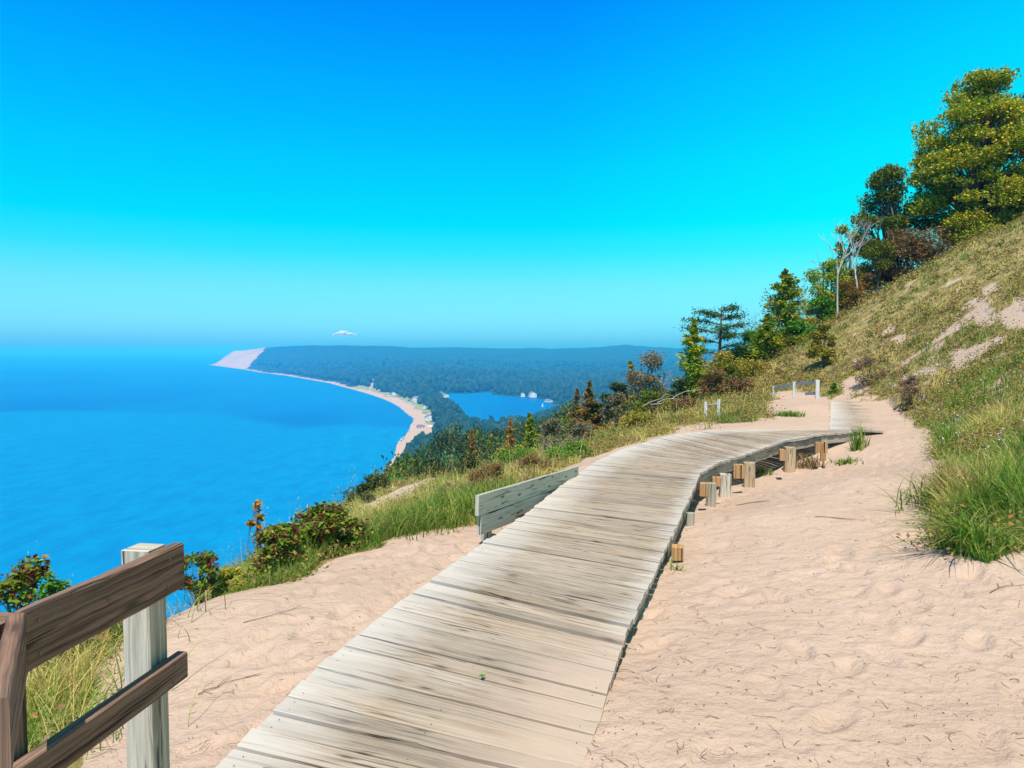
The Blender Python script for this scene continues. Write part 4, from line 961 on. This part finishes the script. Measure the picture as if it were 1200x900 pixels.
T('broad', 'shrub', 'green and yellow bush below the flat tiered pine', 'shrub', 852, 412, 52, 38, 'yellowgreen', 6000, .13, nclump=18, base=0)
T('broad', 'shrub', 'round yellow orange bush alone on the grassy slope', 'shrub', 966, 383, 36, 33, 'yellowgreen', 5000, .11, nclump=16, base=0)
T('broad', 'shrub', 'low rusty bush right of the pointed cedar', 'shrub', 838, 432, 44, 33, 'rust', 4500, .1, nclump=16, base=0)
T('broad', 'shrub', 'big grey green twiggy shrub left of the pointed cedar', 'shrub', 757, 414, 58, 32, 'grey', 9500, .10, nclump=32, base=.05, cl=.17)
T('broad', 'shrub', 'yellow topped shrub mixed into the big twiggy shrub', 'shrub', 738, 424, 26, 34, 'yellowgreen', 2600, .10, nclump=12, base=.1)
tb = bare(H_for(780, 424, 33)[0], .05, .6, 4); put('dead_tree', 'bare grey brushwood beside the big twiggy shrub', 'shrub', 778, 470, 33, tb, None, None, 'grey_bark')
T('broad', 'shrub', 'dark green shrub in front of the pointed cedar', 'shrub', 800, 447, 42, 30, 'darkgreen', 5000, .09, nclump=16, base=0)
T('broad', 'shrub', 'low leafy shrub on the bank behind the boardwalk middle', 'shrub', 722, 462, 36, 30, 'grey', 3500, .09, nclump=14, base=0)
T('broad', 'shrub', 'plum coloured heather like shrub at the right side of the upper boardwalk', 'shrub', 1068, 440, 34, 19.5, 'purple', 3800, .05, nclump=16, base=0)
T('broad', 'shrub', 'reddish shrub on the slope above the sandy notch', 'shrub', 1018, 418, 40, 27, 'purple', 3200, .07, nclump=14, base=0)
T('broad', 'shrub', 'green low shrub beside the white far railing end', 'shrub', 975, 449, 18, 28, 'green', 1500, .07, nclump=8, base=0)
T('broad', 'shrub', 'brown feathery bush on the bank behind the guard board', 'shrub', 575, 545, 50, 11.5, 'rust', 6500, .035, nclump=22, base=0, stem_name='stems')
T('broad', 'shrub', 'brown bush on the bank right of the feathery one', 'shrub', 628, 536, 48, 13, 'rust', 5500, .04, nclump=20, base=0, stem_name='stems')
T('broad', 'bush', 'large glossy green bush with red leaves on the rim of the left sand', 'bush', 383, 590, 96, 7.3, 'bush', 9500, .05, nclump=44, base=-.05, cl=.13, stem_name='stems')
T('broad', 'bush', 'lower glossy green bush left of the large one on the rim', 'bush', 325, 612, 66, 6.6, 'bush', 4800, .048, nclump=28, base=-.05, cl=.15, stem_name='stems')
T('broad', 'sumac', 'thin sumac stalk with red leaves standing over the lake water', 'shrub', 301, 594, 18, 6.9, 'orange', 160, .05, nclump=9, base=.45, cl=.2, stem_name='stems')
T('broad', 'bush', 'small leafy bush right behind the pale handrail post', 'bush', 230, 646, 56, 5.9, 'bush', 1500, .045, nclump=14, base=.2, stem_name='stems')
T('broad', 'sumac', 'leafy sumac bush at the left frame edge above the handrail', 'shrub', 14, 655, 80, 4.4, 'bush', 1500, .05, nclump=14, base=.2, stem_name='stems')
for a in [('yellow green bush on the rim between the handrail post and the glossy bushes', 268, 668, 50, 6.2, 'yellowgreen', 2600, .04), ('low green bush at the rim just right of the glossy bushes', 432, 622, 56, 8.2, 'green', 3000, .04),
          ('yellow tipped low bush on the bank in front of the sand blowout', 478, 604, 54, 9.3, 'yellowgreen', 3000, .042), ('plum and green low bush on the bank left of the feathery brown one', 530, 572, 52, 11, 'purple', 3200, .045),
          ('grey green wispy bush on the rim behind the upper handrail', 120, 688, 80, 5.2, 'grey', 1800, .035), ('leafy green bush on the rim behind the handrail near the left frame edge', 62, 676, 70, 5.0, 'green', 2200, .04),
          ('dark green leafy bush on the bank behind the guard board end', 668, 520, 52, 16, 'green', 4200, .06), ('golden bush on the bank above the boardwalk middle', 752, 486, 46, 22, 'yellowgreen', 3600, .075),
          ('rust and gold bush left of the short white fence posts', 802, 468, 40, 26, 'rust', 3200, .08)]:
    T('broad', 'shrub', a[0], 'shrub', a[1], a[2], a[3], a[4], a[5], a[6], a[7], nclump=26, base=-.1, stem_name='stems')
# fallen branch
q = ground_at(785, 27); t = thing('fallen_branch', 'bleached dead branch lying in the shrubs above the short fence posts', 'branch', tuple(q+np.array([0, 0, .5])))
m = MB()
for k in range(5):
    a = np.array([-1.0+.3*k, .2*k, .05*k+.1]); m.tube(curve_pts(a, a+np.array([random.uniform(.8, 1.6), 0, random.uniform(-.1, .4)]), .1, 4, .05), [.02, .018, .015, .012, .006], 5)
m.build('branch_wood', M['grey_bark'], t)

# trees on the wooded bluff side, each its own object, five kinds copied
PROTO = []
for k in range(5):
    H, Wd = [(8.5, 7), (10, 7.5), (7, 7), (9.5, 6.2), (8, 8.4)][k]
    tb, P_ = broad(H, Wd, 9000, .4, nclump=34, base=-.1, cl=.17)
    t = thing('woodland_tree', '', 'tree'); tb.build('trunk', M['bark'], t)
    V, Fq = leaf_quads(P_, .30, .75, .5); npmesh('crown', V, Fq, LM[('darkgreen', 'darkgreen', 'maple_dark', 'darkgreen', 'pine')[k]], t); PROTO.append((t, H))
used = set()
spots = []
for px, ty, d in [(440, 552, 72), (455, 546, 78), (470, 533, 90), (484, 523, 100), (497, 510, 115), (512, 503, 130), (523, 497, 145), (537, 494, 150), (548, 497, 140), (560, 489, 165), (574, 492, 160), (588, 497, 150), (602, 492, 165), (616, 490, 170), (632, 484, 175), (646, 480, 165), (660, 476, 150), (672, 470, 140),
                  (435, 575, 55), (450, 565, 60), (466, 556, 66), (480, 545, 74), (495, 533, 84), (510, 524, 94), (526, 516, 104), (540, 512, 110), (556, 510, 112), (572, 510, 112), (588, 512, 110), (604, 508, 116), (636, 502, 110), (652, 497, 105), (668, 488, 98), (700, 470, 90), (715, 462, 85), (730, 458, 80), (503, 518, 170), (520, 512, 185), (478, 536, 140), (460, 545, 120), (445, 556, 85), (462, 540, 100), (476, 529, 118), (490, 518, 125), (505, 507, 150), (530, 500, 130), (545, 505, 120), (565, 501, 130), (582, 504, 128), (598, 500, 135), (612, 500, 130), (628, 495, 135), (640, 492, 130), (518, 530, 80), (533, 526, 84), (550, 524, 84), (568, 522, 86), (586, 524, 80), (604, 520, 84), (622, 514, 86), (640, 508, 84), (458, 572, 50), (474, 562, 52), (490, 552, 56)]:
    spots.append((px, ty, d))
GRP = 'dark trees in the wood on the slope below the bank'
for i, (px, ty, d) in enumerate(spots):
    b = at(px, ty, d); g = gz(b[0], b[1]); H = max(3.0, b[2]-g)
    k = i % 5; p, h0 = PROTO[k]
    if k in used:
        t = p.copy(); C.objects.link(t)
        for ch in p.children:
            c = ch.copy(); C.objects.link(c); c.parent = t
    else: t = p; used.add(k)
    t.location = (b[0], b[1], g-.2); t.rotation_euler = (0, 0, random.uniform(0, 6.28)); s = H/h0; wsc = min(max(s, .8), 1.3); t.scale = (wsc, wsc, s)
    tag(t, 'dark leafy tree in the dense wood falling to the shore beyond the bank', 'tree', GRP)

# far woods as one mass
def woods():
    n = 30000
    d = np.r_[330*(4500/330)**RNG.rand(n//2), RNG.uniform(650, 3600, n//2)]; px = RNG.uniform(240, 1020, n); x = (px-600)/F*d
    px2 = 600+F*x/d
    z = terrain(x, d, False)
    cs = seg_dist(x, d, COAST); ins = in_poly(x, d, LAND); pd = seg_dist(x, d, POND, True); pin = in_poly(x, d, POND)
    ok = ins & (~pin) & (pd > 8) & (cs > np.where(d > 900, np.where(px < 508, 46+36*vn(x/40, d/40), 36), 14)) & (z > LAKE+1.5)
    qx, qy = proj(x, d, z)
    ok &= ~((d > 800) & (d < 1900) & in_poly(qx, qy, [(478, 500), (488, 493), (497, 496), (510, 499), (510, 505), (480, 512)]))
    ok &= ~in_poly(qx, qy, [(428, 460), (436, 444), (441, 444), (441, 452), (436, 461)])
    ok &= vn(x/90, d/90) > -.36
    x, d, z = x[ok], d[ok], z[ok]; n = len(x)
    g = (1+5**.5)/2
    iv = np.array([(-1, g, 0), (1, g, 0), (-1, -g, 0), (1, -g, 0), (0, -1, g), (0, 1, g), (0, -1, -g), (0, 1, -g), (g, 0, -1), (g, 0, 1), (-g, 0, -1), (-g, 0, 1)])/1.9
    fi = np.array([(0, 11, 5), (0, 5, 1), (0, 1, 7), (0, 7, 10), (0, 10, 11), (1, 5, 9), (5, 11, 4), (11, 10, 2), (10, 7, 6), (7, 1, 8), (3, 9, 4), (3, 4, 2), (3, 2, 6), (3, 6, 8), (3, 8, 9), (4, 9, 5), (2, 4, 11), (6, 2, 10), (8, 6, 7), (9, 8, 1)])
    R_ = RNG.uniform(3.2, 6.5, n)*(1+.4*(d > 2000)); Hh = R_*RNG.uniform(.9, 1.7, n)
    V = iv[None]*(1+RNG.uniform(-.28, .28, (n, 12, 1)))*np.stack([R_, R_, Hh], 1)[:, None]
    a = RNG.uniform(0, 6.28, n); c_, s_ = np.cos(a)[:, None], np.sin(a)[:, None]
    V = np.stack([V[..., 0]*c_-V[..., 1]*s_, V[..., 0]*s_+V[..., 1]*c_, V[..., 2]], -1)
    V += np.stack([x, d, z+Hh*.75], 1)[:, None]
    Fq = fi[None]+(np.arange(n)*12)[:, None, None]
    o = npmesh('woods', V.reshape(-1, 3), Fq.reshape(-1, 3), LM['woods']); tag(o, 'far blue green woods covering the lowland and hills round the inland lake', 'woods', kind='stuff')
woods()

# village
def house(label, px, py, w, l, h, rot, wall='white', roof='roof', group=None):
    q = at_z(px, py, LAKE+4); g = gz(q[0], q[1]); g = max(g, LAKE+2)
    t = thing('house', label, 'house', (q[0], q[1], g-.3), group); t.rotation_euler = (0, 0, rot)
    m = MB(); r = h*.55
    m.poly([(-w/2, -l/2, 0), (w/2, -l/2, 0), (w/2, l/2, 0), (-w/2, l/2, 0), (-w/2, -l/2, h), (w/2, -l/2, h), (w/2, l/2, h), (-w/2, l/2, h), (0, -l/2, h+r), (0, l/2, h+r)],
           [(0, 1, 5, 8, 4), (1, 2, 6, 5), (2, 3, 7, 9, 6), (3, 0, 4, 7)]); m.build('wall', M[wall], t)
    m = MB(); e = .5
    for s in (-1, 1):
        a = [(s*(w/2+e), -l/2-e, h-e*2*r/w), (0, -l/2-e, h+r), (0, l/2+e, h+r), (s*(w/2+e), l/2+e, h-e*2*r/w)]
        m.poly([(x_, y_, z_+.05) for x_, y_, z_ in a]+[(x_, y_, z_+.3) for x_, y_, z_ in a], [(0, 1, 2, 3), (7, 6, 5, 4), (0, 4, 5, 1), (1, 5, 6, 2), (2, 6, 7, 3), (3, 7, 4, 0)])
    m.build('roof', M[roof], t)
    for x_ in (-w*.25, w*.25):
        m = MB(); m.poly([(x_-.6, -l/2-.05, h*.35), (x_+.6, -l/2-.05, h*.35), (x_+.6, -l/2-.05, h*.8), (x_-.6, -l/2-.05, h*.8), (x_-.6, -l/2+.02, h*.35), (x_+.6, -l/2+.02, h*.35), (x_+.6, -l/2+.02, h*.8), (x_-.6, -l/2+.02, h*.8)],
                         [(0, 1, 2, 3), (0, 4, 5, 1), (1, 5, 6, 2), (2, 6, 7, 3), (3, 7, 4, 0)]); m.build('window', M['glass'], t)
for a in [('largest white house just behind the near end of the curved beach', 503, 493.5, 13, 15, 6, .3), ('white house right below the largest one by the beach car park', 507, 499, 9, 11, 4, 1.1), ('low grey house on the sand at the nearest end of the village', 493, 500, 9, 12, 3.5, .5, 'greywall'),
          ('pale house tucked in trees above the largest white house', 497, 478.5, 8, 14, 4.5, .2), ('tall white house at the wood edge half way along the village', 485, 470.5, 10, 12, 7, .4), ('second white house touching the tall one at the wood edge', 488, 468.5, 10, 10, 6, 1.2),
          ('small white cottage in the meadow left of the tall house', 482, 472.5, 8, 9, 4, .8), ('white cottage at the top of the sandy meadow', 461, 462.5, 12, 9, 5, .2), ('white cottage left of the one topping the sandy meadow', 457, 463.5, 9, 9, 4, .9),
          ('lone white house on the hill above the sand scar', 434.5, 444.5, 14, 14, 7, .4), ('white boathouse on the near corner of the inland lake', 521.5, 464.5, 14, 16, 6, .5), ('white cottage in trees left of the boathouse', 517, 461.5, 10, 10, 5, 1.0),
          ('large white lodge on the far shore of the inland lake', 624, 464.5, 16, 22, 9, .2), ('small white hut left of the lodge on the far lake shore', 612.5, 464.0, 9, 10, 7, .2), ('low pale house at the right bend of the inland lake shore', 643, 470, 12, 16, 4, .6), ('brown roofed cottage amid the village trees', 499, 486, 8, 10, 4, .7, 'white', 'redroof')]:
    house(*a)
# sailing boat
q = at_z(636, 477, LAKE); t = thing('sailing_boat', 'tiny white sailing boat on the inland lake', 'boat', tuple(q))
m = MB(); m.poly([(-3.2, 0, .9), (-2.6, -1.1, .8), (1, -1.1, .8), (3.6, 0, 1.0), (1, 1.1, .8), (-2.6, 1.1, .8), (-2.6, 0, -.3), (2.6, 0, -.3)], [(0, 1, 2, 3, 4, 5), (0, 6, 1), (1, 6, 7, 2), (2, 7, 3), (3, 7, 4), (4, 7, 6, 5), (5, 6, 0)]); m.build('hull', M['white'], t)
m = MB(); m.tube([(.6, 0, .8), (.6, 0, 9.5)], [.1, .06], 6); m.build('mast', M['greywall'], t)
m = MB(); m.poly([(.5, 0, 1.6), (-2.9, -.3, 1.6), (.5, 0, 9.2), (-1.4, -.35, 4.5), (.5, .04, 1.6), (-2.9, -.26, 1.6), (.5, .04, 9.2), (-1.4, -.31, 4.5)], [(0, 1, 3, 2), (4, 6, 7, 5), (0, 4, 5, 1), (1, 5, 7, 3), (3, 7, 6, 2), (2, 6, 4, 0)]); m.build('sail', M['white'], t)

# ------------------------------------------------------------------ clouds
def cloud(label, px, py, d, wpx, hpx, n):
    c = at(px, py, d); k = d/F; V_, F_ = [], []
    import bmesh
    bm = bmesh.new()
    from mathutils import Matrix
    for t, u, r_, sx in ((-.05, .12, .46, 1.9), (-.24, .02, .30, 2.0), (.2, .03, .30, 2.6), (-.4, -.06, .15, 2.8), (.4, -.05, .17, 3.0), (-.1, .3, .26, 1.6), (.08, .22, .26, 1.8), (.3, .05, .2, 2.0), (-.32, .02, .18, 2.0)):
        r = r_*hpx*k
        bmesh.ops.create_icosphere(bm, subdivisions=4, radius=r, matrix=Matrix.Translation((t*wpx*k, RNG.normal()*r*.4, u*hpx*k))@Matrix.Diagonal((sx, 2, 1, 1)))
    me = bpy.data.meshes.new('cloud'); bm.to_mesh(me); bm.free(); me.materials.append(M['cloud'])
    for p in me.polygons: p.use_smooth = True
    o = bpy.data.objects.new('cloud', me); C.objects.link(o); o.location = c; tag(o, label, 'cloud', kind='structure')
cloud('small bright white cloud low over the far hills', 403, 391.5, 64000, 26, 9.5, 150)

# ------------------------------------------------------------------ haze, sky, sun, camera
m = bpy.data.materials.new('haze_air'); m.use_nodes = True; nt = m.node_tree; nt.nodes.clear()
out = nt.nodes.new('ShaderNodeOutputMaterial'); pv = nt.nodes.new('ShaderNodeVolumePrincipled')
HAZE_D = 2.5e-4
pv.inputs['Absorption Color'].default_value = (.5, .54, .0, 1); pv.inputs['Color'].default_value = (.03, .365, .9, 1); pv.inputs['Density'].default_value = HAZE_D; pv.inputs['Anisotropy'].default_value = -.35
nt.links.new(pv.outputs[0], out.inputs['Volume'])
S2 = 62500.0; zb, zt = -132.0, 52.0
V = [(x, y, z) for z in (zb, zt) for x, y in ((-S2, -S2), (S2, -S2), (S2, S2), (-S2, S2))]
hz = npmesh('haze', V, np.array([(3, 2, 1, 0), (4, 5, 6, 7), (0, 1, 5, 4), (1, 2, 6, 5), (2, 3, 7, 6), (3, 0, 4, 7)]), m); tag(hz, 'pale blue haze in the air over the lake', 'haze', kind='stuff')

sc = bpy.context.scene
w = bpy.data.worlds.new('World'); sc.world = w; w.use_nodes = True; nt = w.node_tree; L = nt.links
SUN_EL = math.radians(63); SD = np.array([-.17, -.985]); SD /= np.linalg.norm(SD)
sky = N(nt, 'ShaderNodeTexSky', sky_type='NISHITA', sun_disc=False, sun_elevation=SUN_EL, sun_rotation=math.atan2(SD[0], SD[1]) % (2*PI))
tc = N(nt, 'ShaderNodeTexCoord'); sp = N(nt, 'ShaderNodeSeparateXYZ'); L.new(tc.outputs['Generated'], sp.inputs[0])
el = math_(nt, 'MULTIPLY', sp.outputs[2], 1.0, True)
K = 3.0
def kk(r, g, b): return (r/K, g/K, b/K)
# the very clear, strongly saturated air colour of the day, by height above the horizon
rp = ramp(nt, el, [(.0, kk(.3, 1.25, 2.5)), (.02, kk(.34, 1.3, 2.3)), (.035, kk(.38, 1.28, 1.98)), (.085, kk(.34, 1.30, 1.6)), (.13, kk(.08, 1.42, 1.5)), (.165, kk(0, 1.52, 1.6)), (.24, kk(0, 1.55, 1.8)), (.34, kk(0, 1.38, 2.1)), (.43, kk(0, 1.08, 2.4)), (.52, kk(.35, .42, .6)), (1.0, kk(.4, .38, .42))])
side = math_(nt, 'MULTIPLY', math_(nt, 'MAXIMUM', math_(nt, 'SUBTRACT', sp.outputs[0], .05), 0.0), math_(nt, 'MULTIPLY', el, 3.6))
gm = N(nt, 'ShaderNodeCombineColor'); gm.inputs[0].default_value = 1; gm.inputs[2].default_value = 1; L.new(math_(nt, 'ADD', 1.0, side), gm.inputs[1])
c = mix(nt, 1.0, rp.outputs[0], sky.outputs[0], 'MULTIPLY'); c = mix(nt, 1.0, c, gm.outputs[0], 'MULTIPLY')
vm = N(nt, 'ShaderNodeVectorMath', operation='SCALE'); L.new(c, vm.inputs[0]); vm.inputs['Scale'].default_value = K
bg = nt.nodes['Background']; L.new(vm.outputs[0], bg.inputs[0]); bg.inputs[1].default_value = .1

sl = bpy.data.lights.new('sun', 'SUN'); sl.energy = 5.0; sl.angle = math.radians(.53); sl.color = (1, .91, .78)
so = bpy.data.objects.new('sun', sl); C.objects.link(so)
from mathutils import Vector
sv = Vector((SD[0]*math.cos(SUN_EL), SD[1]*math.cos(SUN_EL), math.sin(SUN_EL)))
so.rotation_euler = sv.to_track_quat('Z', 'Y').to_euler(); so.location = (0, -5, 30)
cd = bpy.data.cameras.new('camera'); co = bpy.data.objects.new('camera', cd); C.objects.link(co); sc.camera = co
cd.lens = 36*F/1200; cd.sensor_width = 36; cd.clip_start = .05; cd.clip_end = 300000
co.location = (0, 0, EYE); co.rotation_euler = (PI/2-TH, 0, 0)
sc.view_settings.view_transform = 'Standard'; sc.view_settings.look = 'None'; sc.view_settings.exposure = 0.27; sc.view_settings.gamma = 1
sc.render.engine = 'CYCLES'
cy = sc.cycles; cy.max_bounces = 6; cy.diffuse_bounces = 3; cy.glossy_bounces = 2; cy.transmission_bounces = 3; cy.volume_bounces = 2; cy.transparent_max_bounces = 24
cy.use_denoising = True; cy.sample_clamp_indirect = 4
